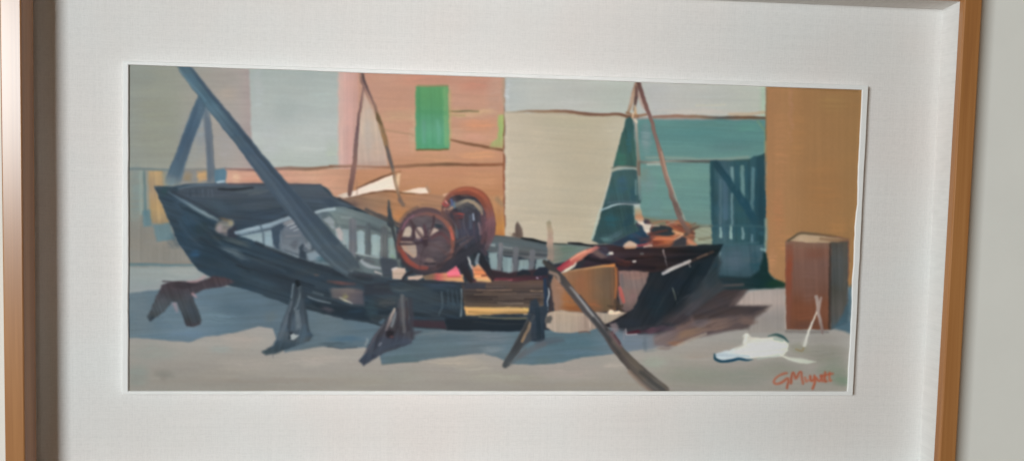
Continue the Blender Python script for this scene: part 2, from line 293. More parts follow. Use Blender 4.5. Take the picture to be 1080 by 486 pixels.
    B(752, 342, 26, 6, (132, 108, 98), .8, -12); B(788, 337, 12, 6, (112, 92, 86), .8); B(728, 352, 18, 5, (140, 112, 92), .8, -20); B(712, 362, 10, 3.5, (150, 106, 80), .6); B(740, 340, 14, 4, (112, 104, 110), .8, -10); B(702, 367, 10, 3, (118, 100, 96), .6)
    S([(716, 364), (730, 358), (745, 352)], 1.8, (186, 172, 156), soft=1.5, a=.7)

    part('painted_barrel')
    P([(752, 257), (806, 258), (808.5, 280), (814, 296), (800, 303), (758, 303), (750, 296)], ('y', [(257, (62, 94, 106)), (275, (72, 96, 108)), (290, (56, 84, 96)), (303, (34, 58, 66))]), soft=1.4, ang=85, st=.05)
    B(775, 275, 12, 14, (78, 98, 112), .7); B(798, 278, 8, 14, (40, 78, 90), .7); S([(760, 266), (758, 276)], 1.8, (124, 146, 152), soft=1.2, a=.8, mask=False); S([(756, 257), (800, 256)], 3, (66, 98, 106), soft=1.6, a=.8, mask=False)
    S([(757, 292), (780, 294), (800, 293)], 4, (36, 60, 70), soft=1.8, a=.8, mask=False)
    P([(752, 294), (770, 292), (792, 293), (801, 284), (806, 264), (809, 268), (811, 287), (818, 294), (832, 300), (828, 304), (792, 305), (764, 305), (752, 303)], ('x', [(752, (44, 58, 66)), (775, (40, 56, 62)), (800, (26, 54, 58)), (815, (24, 56, 54)), (830, (40, 66, 50))]), soft=1.8, ang=10); B(816, 299, 9, 4, (30, 66, 46), .7)
    S([(752, 302), (784, 300)], 3, (92, 84, 84), soft=1.6, a=.7, mask=False); S([(804, 263), (807, 264)], 3, (124, 160, 164), soft=1.2, a=.8, mask=False)
    # ------------------------------------------------------------- boat
    part('painted_boat')
    boat = [(162, 196.5), (176, 197), (188, 196), (203, 194), (226, 194), (262, 193.6), (300, 194.3), (338, 194.6), (346, 200), (352, 207), (362, 211), (374, 217), (386, 223), (400, 228), (424, 240), (470, 250), (512, 248), (545, 250), (580, 256.5), (626, 258), (650, 258), (700, 261), (730, 259), (763, 258), (757, 270), (748, 288), (736, 304), (722, 320), (706, 334), (690, 344), (662, 347), (640, 345), (600, 349), (577, 348), (545, 349), (490, 349), (462, 347.5), (432, 345.5), (402, 343.5), (385, 340), (362, 336.5), (343, 332), (303, 321), (270, 309), (240, 300.5), (222, 292.5), (208, 284), (197, 271), (187, 254), (178, 234), (170, 215)]
    P(boat, ('x', [(162, (52, 74, 92)), (230, (46, 68, 84)), (300, (48, 66, 80)), (400, (48, 64, 76)), (480, (46, 62, 74)), (560, (44, 54, 66)), (640, (44, 42, 50)), (700, (34, 42, 50)), (760, (30, 48, 58))]), ang=18, st=.09, soft=1.2, h=.8)
    q = lambda *k, **w: P(*k, **dict(dict(mask=False), **w))
    t = lambda *k, **w: S(*k, **dict(dict(mask=False), **w))
    # near side of the hull, bow
    B(200, 245, 12, 26, (42, 72, 94), .7, 60); B(205, 268, 7, 5, (44, 88, 124), .7); B(222, 262, 14, 18, (40, 64, 80), .6); B(196, 232, 8, 14, (50, 80, 102), .6, 60); B(245, 275, 30, 10, (48, 70, 88), .6, 25); B(243, 264, 14, 4, (96, 112, 122), .8, 22); B(252, 270, 12, 4, (84, 100, 110), .6, 25); B(236, 288, 30, 7, (42, 66, 84), .7, 20); B(285, 285, 40, 9, (52, 66, 80), .6, 18); B(300, 300, 30, 7, (44, 58, 72), .7, 16); B(330, 300, 26, 6, (54, 70, 84), .6, 12); B(275, 298, 26, 5, (58, 78, 92), .6, 18)
    B(212, 240, 7, 12, (44, 64, 70), .6, 60); B(190, 215, 8, 8, (60, 84, 104), .6); B(172, 203, 5, 6, (42, 78, 84), .6)
    # far side, inside of the bulwark
    q([(184, 205), (190, 198), (203, 194.5), (338, 195), (352, 208), (376, 218), (345, 222), (316, 227), (285, 236), (250, 246), (244, 240), (232, 232), (212, 222), (196, 212)], ('y', [(195, (74, 86, 98)), (205, (68, 80, 94)), (218, (62, 78, 92)), (232, (58, 74, 90)), (245, (54, 72, 88))]), soft=1.4, ang=4, st=.06)
    B(232, 203, 18, 5, (72, 82, 96), .6); B(262, 202, 22, 5, (78, 90, 98), .6); B(300, 213, 26, 6, (64, 78, 90), .6, 8); B(285, 225, 26, 6, (56, 76, 96), .6, -12); B(320, 203, 18, 5, (76, 90, 100), .5); B(265, 218, 20, 5, (74, 84, 94), .5); B(350, 214, 14, 5, (50, 66, 84), .6, 20); B(232, 218, 18, 6, (66, 84, 98), .6, 25)
    t([(188, 199), (204, 195.8), (230, 195), (255, 196)], [2, 3, 2.4, 2], [(88, 108, 124), (94, 112, 128), (84, 98, 114), (90, 100, 112)], soft=1.3, a=.85)
    t([(230, 199.5), (245, 199.8), (266, 198)], [2, 2.6, 1.6], (40, 48, 58), soft=1.3, a=.8); t([(241, 194.4), (275, 194), (338, 195.2)], [1.6, 1.6, 2], [(104, 80, 84), (70, 74, 84), (64, 72, 86)], soft=1.1, a=.8)
    for xx in (200, 206, 213, 219, 223):
        t([(xx, 200), (xx + .5, 207)], 1.4, (92, 106, 122) if xx % 2 else (50, 64, 80), soft=1.1, a=.5)
    t([(262, 206), (290, 200), (310, 201)], 1.6, (94, 106, 112), soft=1.4, a=.5)
    # near gunwale catching the light
    t([(177, 202.5), (186, 208), (196, 214), (206, 220), (217, 226.5), (229, 232)], [1.4, 2.2, 3, 3.6, 4, 2.6], [(70, 92, 110), (84, 104, 120), (98, 118, 130), (108, 128, 138), (112, 130, 138), (100, 114, 122)], soft=1.2)
    t([(181, 202), (198, 210), (215, 219), (233, 230)], 2, (50, 62, 76), soft=1.3, a=.7); t([(190, 217), (210, 228), (226, 238)], 3, (40, 62, 76), soft=1.6, a=.7)
    q([(227, 238), (231, 233), (240, 231.5), (246, 233), (245, 240), (240, 243), (240, 250), (232, 247), (227, 243)], ('y', [(231, (124, 120, 108)), (238, (132, 125, 116)), (244, (134, 124, 125)), (250, (96, 92, 97))]), soft=2.2, a=.85, st=.1, sm=True)
    B(231, 241, 4, 6, (156, 145, 148), .7); B(242, 236, 4, 3, (164, 154, 120), .7); B(237, 232, 7, 2, (110, 92, 70), .6); q([(240, 244), (248, 238), (252, 248), (246, 252), (240, 250)], (56, 64, 80), soft=1.8); B(250, 255, 14, 4, (74, 86, 90), .7, 18); B(228, 251, 7, 4, (50, 62, 64), .6)
    # inside of the hull, light ribs
    q([(249, 247), (284, 238), (316, 226.5), (345, 219.5), (372, 222), (398, 228), (416, 238), (422, 262), (424, 292), (385, 291), (350, 284), (318, 273), (292, 263), (268, 254)], ('x', [(250, (132, 152, 162)), (288, (112, 128, 140)), (300, (92, 104, 118)), (330, (88, 100, 110)), (350, (98, 114, 118)), (420, (92, 104, 106))]), soft=1.4, ang=75, st=.07)
    t([(248, 245.5), (262, 242), (284, 237), (300, 231.5), (315, 226.5)], [2.6, 3.6, 3.6, 3.6, 4.4], [(136, 156, 168), (146, 164, 176), (134, 154, 168), (136, 154, 166), (146, 160, 170)], soft=1.1)
    t([(252, 248), (268, 245), (284, 241), (298, 236)], 1.6, (62, 80, 96), soft=1.1, a=.9); q([(286, 241), (300, 235.5), (302, 240), (295, 243), (294, 262), (291, 262.5), (287, 256)], (60, 78, 96), soft=1.4)
    q([(253, 249.5), (276, 246), (278, 258), (268, 254), (260, 251)], (144, 164, 172), soft=1.3); q([(279, 245), (286, 243.5), (287.5, 261), (279, 259)], (140, 162, 172), soft=1.2); t([(274, 238), (277, 246), (277.5, 258)], 1.8, (84, 104, 118), soft=1.2, a=.8)
    q([(300, 236), (316, 229), (320, 235), (322, 262), (316, 268), (296, 262)], ('y', [(230, (104, 112, 124)), (248, (98, 108, 120)), (266, (112, 124, 134))]), soft=1.8, ang=10)
    for k, (xa, ya) in enumerate(((303, 238), (306, 241), (309, 243.5))):
        t([(xa, ya), (xa + 6, ya - 2.4), (xa + 11, ya - 5.5)], [1, 1.6, 1.2], (182, 188, 192), soft=.9, a=.8)
    t([(300, 236), (308, 233)], 3, (148, 146, 148), soft=1.5, a=.7); t([(301, 249), (316, 248)], 1.2, (136, 140, 146), soft=1.2, a=.6); B(311, 258, 5, 7, (82, 86, 96), .7)
    t([(280, 260), (296, 265.5), (314, 271)], 2.6, (150, 166, 174), soft=1.3, a=.85); q([(315, 262), (320, 256), (324, 262), (323, 274), (316, 272)], (56, 70, 84), soft=1.5)
    q([(326, 245), (330, 243), (333, 262), (329, 264)], (66, 80, 92), soft=1.4); q([(332, 250), (338, 252), (346, 261), (352, 268), (350, 272), (338, 272), (333, 262)], (140, 158, 168), soft=1.5, st=.08); q([(323, 268), (336, 263), (346, 269), (340, 273), (326, 276)], (120, 138, 150), soft=1.8)
    B(325, 258, 3, 6, (132, 144, 154), .7); B(341, 274, 10, 3, (52, 92, 108), .8); B(322, 262, 3, 4, (146, 152, 162), .5)
    # dark seam under the ribs and hull middle
    t([(270, 256), (292, 266), (318, 276), (350, 285), (390, 293)], [3, 4, 5, 6, 7], (46, 58, 70), soft=1.6, a=.85); t([(332, 276), (348, 279), (368, 285)], 1.4, (106, 128, 138), soft=1.2, a=.8); t([(364, 284), (371, 286)], 1.8, (156, 168, 172), soft=1.1, a=.8)
    t([(346, 297), (358, 298.5), (374, 299.5)], [2, 3.4, 2], [(84, 68, 70), (112, 72, 70), (86, 66, 72)], soft=1.6, a=.8); B(334, 291, 4, 2.5, (88, 76, 74), .6)
    q([(348, 304), (366, 303), (383, 306), (384, 322), (372, 321), (360, 317), (350, 314)], ('x', [(348, (88, 88, 92)), (366, (100, 92, 94)), (384, (84, 82, 92))]), soft=2.2, st=.08); t([(358, 314), (364, 317), (371, 320)], [1.6, 2.2, 1], [(140, 140, 130), (186, 186, 158), (160, 168, 170)], soft=1); B(364, 313, 4, 3, (136, 132, 92), .7)
    t([(352, 305), (372, 306)], 3, (112, 108, 108), soft=1.8, a=.6); t([(325, 313), (336, 316.5), (348, 319.5)], [1.2, 1.6, 1], (118, 130, 138), soft=1, a=.8); t([(330, 308), (340, 311)], 1.6, (94, 108, 116), soft=1.2, a=.7)
    q([(326, 318), (346, 322), (386, 325), (390, 338), (362, 334), (342, 329)], (36, 54, 68), soft=2); B(345, 326, 9, 3.5, (84, 78, 88), .8, 14); B(375, 329, 12, 5, (36, 62, 82), .6); t([(343, 332.5), (360, 336.5)], 1.2, (124, 134, 140), soft=1.2, a=.6)
    q([(384, 300), (410, 298), (414, 310), (384, 312)], (52, 60, 72), soft=2.4); B(392, 326, 8, 10, (48, 72, 82), .6); B(410, 318, 14, 6, (72, 76, 78), .6); B(425, 306, 12, 3, (72, 84, 90), .7); t([(400, 320), (416, 319)], 1.2, (96, 92, 90), soft=1, a=.7); B(444, 312, 18, 8, (56, 70, 78), .6); B(464, 300, 24, 3, (48, 66, 88), .7)
    t([(425, 312), (425, 326)], 2, (94, 106, 110), soft=1.3, a=.7); t([(466, 308), (466, 322), (463, 332)], 1.2, (92, 108, 118), soft=1, a=.7)
    for k in range(9):
        xx = 472 + 1.6 * k
        t([(xx, 306 + 7 * (k % 3)), (xx + 1, 322 + 3 * (k % 2))], .8, (72, 96, 112), soft=.9, a=.45)
    t([(486.5, 305), (487, 318), (486.4, 333)], [1.2, .8, 1.6], (150, 164, 166), soft=.9, a=.85); q([(432, 337), (470, 339), (470, 347), (434, 345)], (68, 48, 58), soft=1.8, a=.85); q([(470, 336), (560, 336), (560, 349), (472, 348)], (32, 46, 58), soft=1.6)
    t([(402, 340), (404, 338)], 4, (92, 118, 134), soft=1.5, a=.6)
    # midship rail and posts
    q([(345, 220), (358, 218.5), (372, 221), (392, 227), (408, 234), (418, 241), (416, 250), (402, 246), (388, 242), (372, 238), (356, 236)], ('x', [(345, (108, 126, 128)), (370, (104, 118, 120)), (400, (92, 106, 110)), (418, (104, 112, 108))]), soft=1.4, ang=18, st=.06)
    t([(333, 224), (342, 221.5), (352, 220)], [2.6, 3.2, 3.2], (156, 174, 182), soft=1, a=.95); q([(341, 232), (347, 228), (352, 234), (353, 244), (349, 241)], (126, 138, 144), soft=1.5, st=.1)
    t([(360, 229), (370, 229.5)], 2, (140, 152, 154), soft=1.4, a=.7); t([(388, 239), (400, 243), (412, 246)], 3.6, (72, 82, 88), soft=1.6, a=.75); t([(376, 239), (386, 240)], 3, (84, 88, 96), soft=1.4, a=.7)
    for a_, b_, c_, d_, col in ((354, 367.5, 241, 258, (146, 160, 162)), (376, 384.8, 243, 268, (142, 162, 166)), (391, 401, 247, 271, (142, 162, 164)), (409, 417, 250, 274, (126, 146, 142))):
        q([(a_, c_ + 1), ((a_ + b_) / 2, c_), (b_, c_ + 2), (b_ - .3, d_), (a_ + .5, d_ - 2)], col, soft=1.1, ang=90, st=.05)
    q([(362, 243), (368, 242), (368, 268), (366, 264)], (132, 150, 154), soft=1.2); q([(354, 242), (358, 240), (361, 246), (361, 254), (357, 255)], (166, 160, 160), soft=1.4)
    for xx, wq, y0, y1, col in ((372, 7.5, 234, 268, (106, 110, 118)), (388, 5.6, 238, 274, (92, 102, 108)), (405, 7, 242, 276, (92, 98, 102))):
        t([(xx, y0), (xx, (y0 + y1) / 2), (xx - .3, y1)], wq, col, soft=1.2, st=.07)
    for k in range(4):
        t([(402.5 + 1.7 * k, 248), (402.6 + 1.6 * k, 272)], .8, (70, 78, 84) if k % 2 else (122, 128, 130), soft=.8, a=.55)
    t([(414, 270), (416, 274)], 3, (124, 152, 128), soft=1.3, a=.8)
    t([(376, 267), (388, 270), (402, 272)], 1.8, (158, 172, 174), soft=1.2, a=.7); t([(378, 271), (384, 278), (392, 281.5), (402, 283)], [3, 4, 4, 2.6], (142, 150, 156), soft=1.2, a=.9); t([(384, 274), (394, 277)], 2.6, (84, 90, 98), soft=1.2); t([(396, 287), (402, 289)], [2.4, 1.4], (168, 164, 164), soft=1, a=.9); q([(376, 269), (382, 272), (378, 276), (380, 284), (374, 280)], (70, 80, 90), soft=1.3)
    q([(400, 272), (418, 274), (420, 292), (404, 293), (402, 284)], (62, 72, 84), soft=1.8); t([(376, 289), (400, 292)], 3.4, (62, 66, 76), soft=1.5, a=.8)
    t([(395, 226.5), (412, 233), (420, 238)], 2, (56, 62, 70), soft=1.3, a=.7); t([(358, 210), (376, 217), (392, 224)], 2.6, (60, 60, 68), soft=1.4, a=.8); t([(408, 213), (411, 224), (412, 236)], [1.4, 4, 7], (56, 68, 76), soft=1.1, mask=True); t([(413, 236), (415.5, 248), (418, 262), (420, 272)], [2.6, 1.8, 2, 2], (56, 64, 70), soft=1.1)
    # aft half: rail, posts, mounds
    q([(510, 247), (545, 250), (579, 256.5), (579, 275), (560, 273), (530, 268), (510, 264)], ('y', [(247, (100, 98, 96)), (256, (82, 94, 98)), (264, (84, 92, 96)), (272, (100, 104, 108))]), soft=1.3, ang=8, st=.07)
    t([(512, 251), (530, 252), (548, 256), (577, 262)], 4.4, (84, 96, 102), soft=1.8, a=.75); t([(550, 251), (562, 253), (580, 257.5)], [1.8, 3, 1.6], (30, 36, 40), soft=.9); t([(512, 257), (522, 258.5)], 2.8, (134, 148, 150), soft=1.1, a=.9); t([(529, 260), (540, 261.5)], 1.8, (136, 144, 148), soft=1.2, a=.7); t([(530, 266), (556, 268), (577, 269)], 2.6, (66, 72, 78), soft=1.4, a=.8)
    for pts, col in (([(515, 266), (524, 266.5), (526, 287), (519, 287), (516, 278)], (124, 146, 150)), ([(530, 270), (540, 271), (540, 288), (530, 287)], (122, 144, 148)), ([(547, 274), (558, 274), (558, 287), (546, 288)], (128, 148, 150)), ([(566, 273), (578, 272), (576, 282), (564, 287)], (122, 144, 148)), ([(500, 269), (505, 266), (507, 280), (502, 282)], (138, 156, 162))):
        q(pts, col, soft=1.2, ang=90, st=.05)
    for xx, wq, y0, y1 in ((527.3, 5, 258, 288), (543.5, 5.5, 263, 290), (561, 6, 266, 288)):
        t([(xx + 1, y0), (xx, (y0 + y1) / 2), (xx - 1.5, y1)], wq, (106, 108, 114), soft=1.3, st=.06)
    t([(540.3, 272), (540, 287)], .9, (166, 178, 180), soft=.9, a=.7)
    q([(520, 284), (536, 288), (578, 282), (578, 299), (500, 299), (504, 290)], (60, 46, 54), soft=1.6); q([(546, 288), (551, 284.5), (557, 285), (560, 290), (546, 291)], (34, 44, 56), soft=1.1); q([(563, 287), (569, 282), (576, 281.5), (580, 286), (576, 291), (563, 291)], (36, 46, 62), soft=1.1)
    t([(500, 297), (520, 295.5), (545, 295), (574, 294)], [4, 4.5, 5, 6], [(96, 50, 58), (112, 50, 60), (84, 46, 56), (66, 44, 58)], soft=1.5); t([(520, 296.5), (532, 296.3), (540, 295.4)], 1.2, (176, 92, 104), soft=.9, a=.9); B(566, 292, 1.8, 1.6, (140, 130, 150), .9); B(571, 293, 1.4, 1.2, (130, 110, 140), .7)
    # stern
    q([(580, 257), (598, 258), (624, 259), (630, 261), (606, 274), (584, 278), (580, 276)], ('x', [(580, (122, 120, 110)), (595, (98, 114, 106)), (612, (104, 122, 116)), (628, (112, 112, 108))]), soft=1.3, ang=-10, st=.07); t([(584, 257), (597, 258)], 1.4, (58, 66, 60), soft=1, a=.8); t([(600, 256.5), (610, 256.8), (626, 259.5)], [1.4, 2.4, 1.4], (28, 32, 38), soft=.9); B(590, 268, 8, 3, (116, 118, 106), .6); B(600, 262, 10, 3, (92, 118, 102), .6)
    q([(630, 259), (650, 258), (700, 261), (730, 259), (763, 258), (757, 270), (720, 283), (690, 288), (650, 284), (612, 284), (622, 270)], ('x', [(610, (60, 46, 56)), (640, (62, 48, 56)), (680, (52, 40, 44)), (720, (40, 38, 42)), (760, (28, 44, 52))]), soft=1.5, ang=-4, st=.1)
    B(638, 264, 9, 6, (66, 66, 84), .8, 20); q([(622, 264), (630, 261), (640, 271), (634, 274)], (112, 92, 88), soft=2, a=.8); t([(618, 272), (650, 278), (690, 283)], 5, (36, 32, 40), soft=2, a=.7); B(660, 278, 12, 3, (86, 46, 40), .8); B(680, 270, 14, 3, (74, 46, 44), .6); t([(650, 272), (665, 276)], 2, (96, 52, 44), soft=1.4, a=.5)
    q([(688, 288), (720, 283), (752, 270), (757, 272), (746, 292), (734, 306), (720, 322), (704, 336), (688, 345), (662, 347), (644, 344), (652, 338), (664, 330), (676, 312)], ('x', [(645, (48, 52, 59)), (680, (38, 46, 54)), (710, (33, 42, 50)), (750, (32, 46, 55))]), soft=1.8, ang=-60, st=.06)
    B(735, 285, 14, 10, (26, 42, 51), .7); B(695, 320, 14, 16, (30, 50, 62), .6); B(665, 340, 16, 5, (46, 54, 66), .7); B(722, 318, 12, 6, (60, 68, 76), .7, -35); B(715, 336, 14, 5, (46, 40, 46), .7, -30)
    t([(706, 284), (730, 275), (752, 266)], [1, 2, 3], (84, 66, 60), soft=1.3, a=.7); t([(736, 272), (746, 268)], 1.4, (128, 100, 84), soft=1, a=.8)
    t([(700, 288.5), (708, 284.5), (716, 281), (728, 275.5)], [3, 4, 3.4, 2.6], [(176, 172, 174), (186, 182, 178), (170, 164, 162), (182, 172, 166)], soft=1, br=.5); t([(727, 277), (728.5, 281)], 1.4, (150, 140, 140), soft=1, a=.7); t([(700.3, 264), (701, 270), (704, 281)], [1.8, 1.4, .8], [(170, 160, 160), (140, 132, 134), (80, 76, 80)], soft=.9, a=.9)
    t([(710, 304), (712, 312), (714.5, 320)], [.9, 1.8, .8], [(130, 140, 130), (196, 190, 142), (110, 112, 110)], soft=.8); t([(715, 308), (718, 318)], .8, (66, 82, 86), soft=.9, a=.6)
    for cx, cy, r_, c_ in ((644.5, 267, 1.9, (196, 190, 180)), (677.5, 267.7, 1.5, (98, 106, 108)), (669.7, 275.6, 1.5, (210, 204, 196)), (642, 268.5, 1, (120, 150, 150))):
        t([(cx - 1, cy), (cx + 1, cy - .2)], 2 * r_ - .6, c_, soft=.7)
    P([(757, 268), (761, 276), (757, 292), (760, 302), (766, 303), (748, 316), (728, 332), (712, 344), (694, 352), (664, 352), (650, 348), (690, 343), (722, 318), (746, 290)], ('x', [(650, (56, 60, 70)), (700, (52, 54, 60)), (730, (58, 62, 68)), (760, (54, 66, 72))]), soft=2.8, ang=-50, st=.06, mask=False)
    q([(700, 340), (740, 312), (746, 292), (757, 272), (758, 292), (764, 302), (742, 320), (716, 342)], ('y', [(275, (36, 60, 70)), (300, (58, 66, 72)), (320, (68, 68, 74)), (342, (70, 62, 66))]), soft=2.8, ang=-45, st=.06)
    B(712, 318, 14, 14, (34, 44, 52), .7, -50); B(735, 300, 12, 8, (40, 52, 60), .6, -50); B(750, 296, 8, 8, (46, 60, 68), .6); B(724, 334, 16, 6, (60, 56, 62), .7, -35)
    B(690, 348, 16, 4, (54, 46, 56), .8, -8); B(730, 325, 10, 5, (72, 74, 82), .6, -40); B(676, 350, 12, 2.5, (70, 52, 62), .6)
    # folded cloths lying over the stern
    q([(586, 285), (594, 278), (604, 271), (616, 264.5), (630, 259), (634, 261), (622, 268), (610, 276), (600, 283), (592, 287)], ('x', [(586, (160, 60, 76)), (600, (176, 76, 80)), (612, (190, 112, 92)), (622, (200, 122, 104)), (634, (150, 92, 96))]), soft=1.1, ang=-34, st=.1)
    t([(602, 274), (609, 269.5), (618, 264.5)], [2, 2.6, 2], (226, 156, 128), soft=1.1, a=.9); t([(588, 284), (600, 276)], 3, (160, 48, 70), soft=1.2, a=.7)
    q([(590, 288), (597, 283), (604, 279), (608, 276), (606, 281), (600, 285.5), (593, 288)], (202, 196, 178), soft=.9, ang=-30, st=.08)

    for x0, y0, x1, y1, wq, c_, aa in ((186, 226, 214, 262, 4, (58, 78, 94), .5), (200, 226, 240, 262, 3, (62, 80, 92), .45), (212, 250, 262, 286, 5, (40, 58, 72), .6), (232, 262, 300, 286, 3, (74, 90, 100), .4), (250, 280, 330, 302, 4, (40, 54, 66), .6), (262, 272, 340, 292, 3, (64, 78, 90), .45), (300, 306, 342, 316, 3, (62, 78, 90), .4),
                                       (396, 302, 470, 304, 3, (64, 78, 86), .45), (400, 330, 470, 333, 4, (38, 52, 64), .6), (440, 322, 486, 324, 3, (62, 78, 88), .4), (500, 339, 560, 341, 2.4, (52, 62, 70), .5), (352, 290, 410, 296, 3, (42, 54, 66), .6), (204, 206, 300, 206, 4, (82, 94, 106), .35), (236, 214, 310, 208, 4, (58, 72, 86), .5), (256, 228, 300, 220, 4, (50, 66, 82), .5),
                                       (690, 300, 672, 338, 5, (26, 38, 46), .6), (712, 296, 690, 334, 4, (48, 60, 68), .4), (738, 280, 712, 322, 5, (24, 38, 46), .6), (648, 268, 740, 268, 2.4, (76, 56, 54), .45), (660, 273, 720, 276, 2.4, (34, 32, 38), .6)):
        t([(x0, y0), ((x0 + x1) / 2 + rng.normal() * 1.5, (y0 + y1) / 2 + rng.normal() * 1.5), (x1, y1)], [wq * .6, wq, wq * .5], c_, soft=1.4, a=aa, br=.9, st=.12)
    part('painted_hatch_board')
    P([(487, 297), (573, 296), (575, 306), (574, 324), (489, 324)], ('y', [(297, (88, 72, 66)), (304, (80, 68, 64)), (312, (80, 70, 66)), (322, (84, 74, 68))]), soft=1.2, ang=0, st=.12)
    for y_, x0, x1, c_ in ((299, 500, 572, (98, 76, 66)), (305.5, 503, 540, (152, 122, 98)), (306.3, 560, 572, (190, 160, 120)), (308.5, 510, 545, (124, 104, 88)), (310.5, 500, 560, (112, 94, 82)), (313, 525, 570, (120, 100, 86)), (315, 520, 552, (132, 112, 98)), (317.5, 505, 548, (116, 98, 86)), (319.5, 525, 552, (150, 134, 118)), (302, 505, 530, (110, 90, 78)), (321, 495, 540, (104, 88, 76))):
        t([(x0, y_), ((x0 + x1) / 2, y_ + .4), (x1, y_ + .2)], .9, c_, soft=.7, a=.8)
    for y_ in (304, 307.5, 312, 314.2, 316.3, 318.6):
        t([(492, y_), (530, y_ + .3), (570, y_)], .8, (58, 48, 48), soft=.7, a=.7)
    q([(490, 297), (512, 299), (512, 304), (490, 305)], (52, 60, 76), soft=1.8, a=.8); q([(490, 323.5), (530, 323.4), (558, 324.5), (559, 331), (530, 331.5), (491, 333)], ('x', [(490, (196, 150, 92)), (510, (196, 156, 98)), (540, (190, 152, 98)), (558, (206, 166, 100))]), soft=1, ang=0, st=.12, mask=True); t([(494, 329.5), (520, 330.5), (540, 329.8), (558, 330)], 1.6, (132, 96, 58), soft=1, a=.75); t([(553, 325), (557, 328)], 1.4, (226, 196, 120), soft=.8); t([(505, 333.8), (540, 336), (556, 336)], 1.4, (132, 124, 92), soft=1, a=.75)
    t([(491, 323), (556, 323)], 1, (112, 88, 62), soft=.8, a=.7)
    q([(572, 294), (576, 293), (577.5, 310), (577, 330), (573, 330), (574, 310)], (40, 60, 86), soft=1, mask=False); t([(581, 300), (582.5, 318), (581, 330)], 3.6, (66, 58, 62), soft=1.1)
    t([(578.6, 304), (579.4, 310), (577.6, 318), (578, 327)], [.9, 1.6, 1.3, 1], (196, 202, 204), soft=.7, br=.7)

    part('painted_tarpaulin')
    P([(581, 300), (584, 290), (594, 287), (612, 284.5), (634, 281), (648, 279.5), (652, 283), (652, 300), (650, 329), (620, 331), (585, 330)], ('x', [(582, (148, 116, 98)), (592, (144, 106, 80)), (604, (142, 100, 70)), (618, (138, 94, 64)), (630, (116, 90, 68)), (642, (106, 86, 68)), (650, (110, 80, 60))]), soft=1.2, ang=88, st=.045, h=.8)
    t([(600, 286), (620, 283), (638, 280.5), (648, 280)], [1.2, 1.6, 2.4, 3], [(164, 128, 92), (182, 138, 96), (190, 142, 92), (208, 130, 70)], soft=1.1); t([(649.5, 283), (650.5, 300), (649, 314)], [2.6, 2.4, 1.6], (164, 96, 54), soft=1.2, a=.85)
    B(600, 318, 10, 12, (156, 98, 56), .6); B(590, 300, 5, 14, (158, 118, 96), .7); B(625, 322, 12, 6, (150, 92, 60), .6); B(640, 320, 8, 8, (106, 86, 60), .6); B(588, 318, 5, 10, (148, 118, 100), .6); B(640, 300, 7, 14, (104, 86, 70), .5); B(612, 300, 7, 12, (142, 92, 66), .5); B(605, 325, 14, 4, (140, 82, 44), .6)
    P([(652, 285), (668, 285.5), (685, 287), (682, 298), (675, 312), (668, 326), (660, 330), (655, 326), (653, 310)], ('y', [(285, (134, 104, 98)), (300, (124, 108, 104)), (318, (122, 102, 98)), (330, (98, 84, 84))]), soft=1.3, ang=80, st=.06); t([(656, 290), (657, 302)], 2, (92, 92, 98), soft=1.3, a=.7); B(668, 312, 4, 8, (136, 104, 104), .6); B(672, 292, 8, 4, (142, 112, 104), .6)
    t([(654, 303), (656, 311), (658, 318)], [2.6, 3.6, 2.4], (186, 92, 86), soft=1.1); t([(652, 284), (653, 300)], 1.6, (84, 50, 46), soft=1, a=.8); t([(650, 318), (654, 324), (656, 330)], 4, (78, 64, 54), soft=1.5, a=.85)
    # bright floor cloth under it
    P([(575, 331), (584, 328), (592, 326.5), (600, 328.5), (620, 330), (642, 330), (650, 327.5), (660, 329.5), (652, 335), (640, 341), (630, 346), (620, 350), (600, 351.5), (584, 350), (576, 344)], ('x', [(576, (176, 158, 142)), (600, (176, 158, 140)), (620, (168, 148, 136)), (640, (170, 156, 140)), (660, (180, 160, 140))]), soft=1.1, ang=90, st=.05)
    t([(586, 330), (610, 332), (625, 331.5)], 2, (186, 164, 138), soft=1.4, a=.6); t([(621.6, 333), (622.4, 345)], 1, (206, 186, 168), soft=.9, a=.8); t([(617, 334), (618, 345)], 3, (150, 132, 120), soft=1.4, a=.6); t([(611, 350.5), (618, 349.8), (622, 351)], 1.8, (108, 88, 82), soft=1); q([(641, 330), (643, 326.5), (646, 327), (648, 330), (652, 327.5), (655, 330), (650, 332), (642, 332)], (236, 208, 180), soft=.8); q([(576, 334), (581, 332.5), (583, 336), (581, 341), (576, 341)], (92, 90, 88), soft=1.1)
    for k in range(14):
        xx, yy = 641 + 1.2 * k + rng.random(), 320 + 5 * rng.random()
        t([(xx, yy), (xx + .8, yy + .6)], 1, (70, 58, 48), soft=.7, a=.7)

    # --------------------------------------------------- gear over the boat
    part('painted_sand_heap')
    P([(360, 209), (378, 206.5), (400, 201.5), (425, 203), (452, 205), (478, 206), (484, 214), (470, 226), (448, 234), (424, 242), (414, 236), (398, 229), (382, 222), (370, 215)], ('x', [(360, (118, 94, 82)), (390, (146, 112, 88)), (420, (170, 120, 82)), (445, (156, 114, 86)), (480, (160, 118, 90))]), soft=1.4, ang=10, st=.06)
    B(398, 212, 14, 5, (150, 118, 92), .6); B(425, 228, 12, 7, (180, 120, 72), .6); B(440, 214, 16, 4, (166, 122, 88), .6); t([(362, 209.5), (380, 206), (400, 201.8), (412, 201.6), (426, 203.6), (450, 205)], [1.6, 1.8, 1.8, 1.6, 1.4, 1], [(112, 82, 66), (106, 74, 56), (112, 76, 54), (118, 80, 56), (120, 84, 60), (128, 92, 66)], soft=.9); B(372, 214, 8, 3, (92, 76, 76), .7, 20); t([(400, 226), (412, 231), (424, 238)], 2, (70, 64, 68), soft=1.4, a=.6); t([(444, 216), (470, 218)], 2, (132, 102, 80), soft=1.5, a=.6)

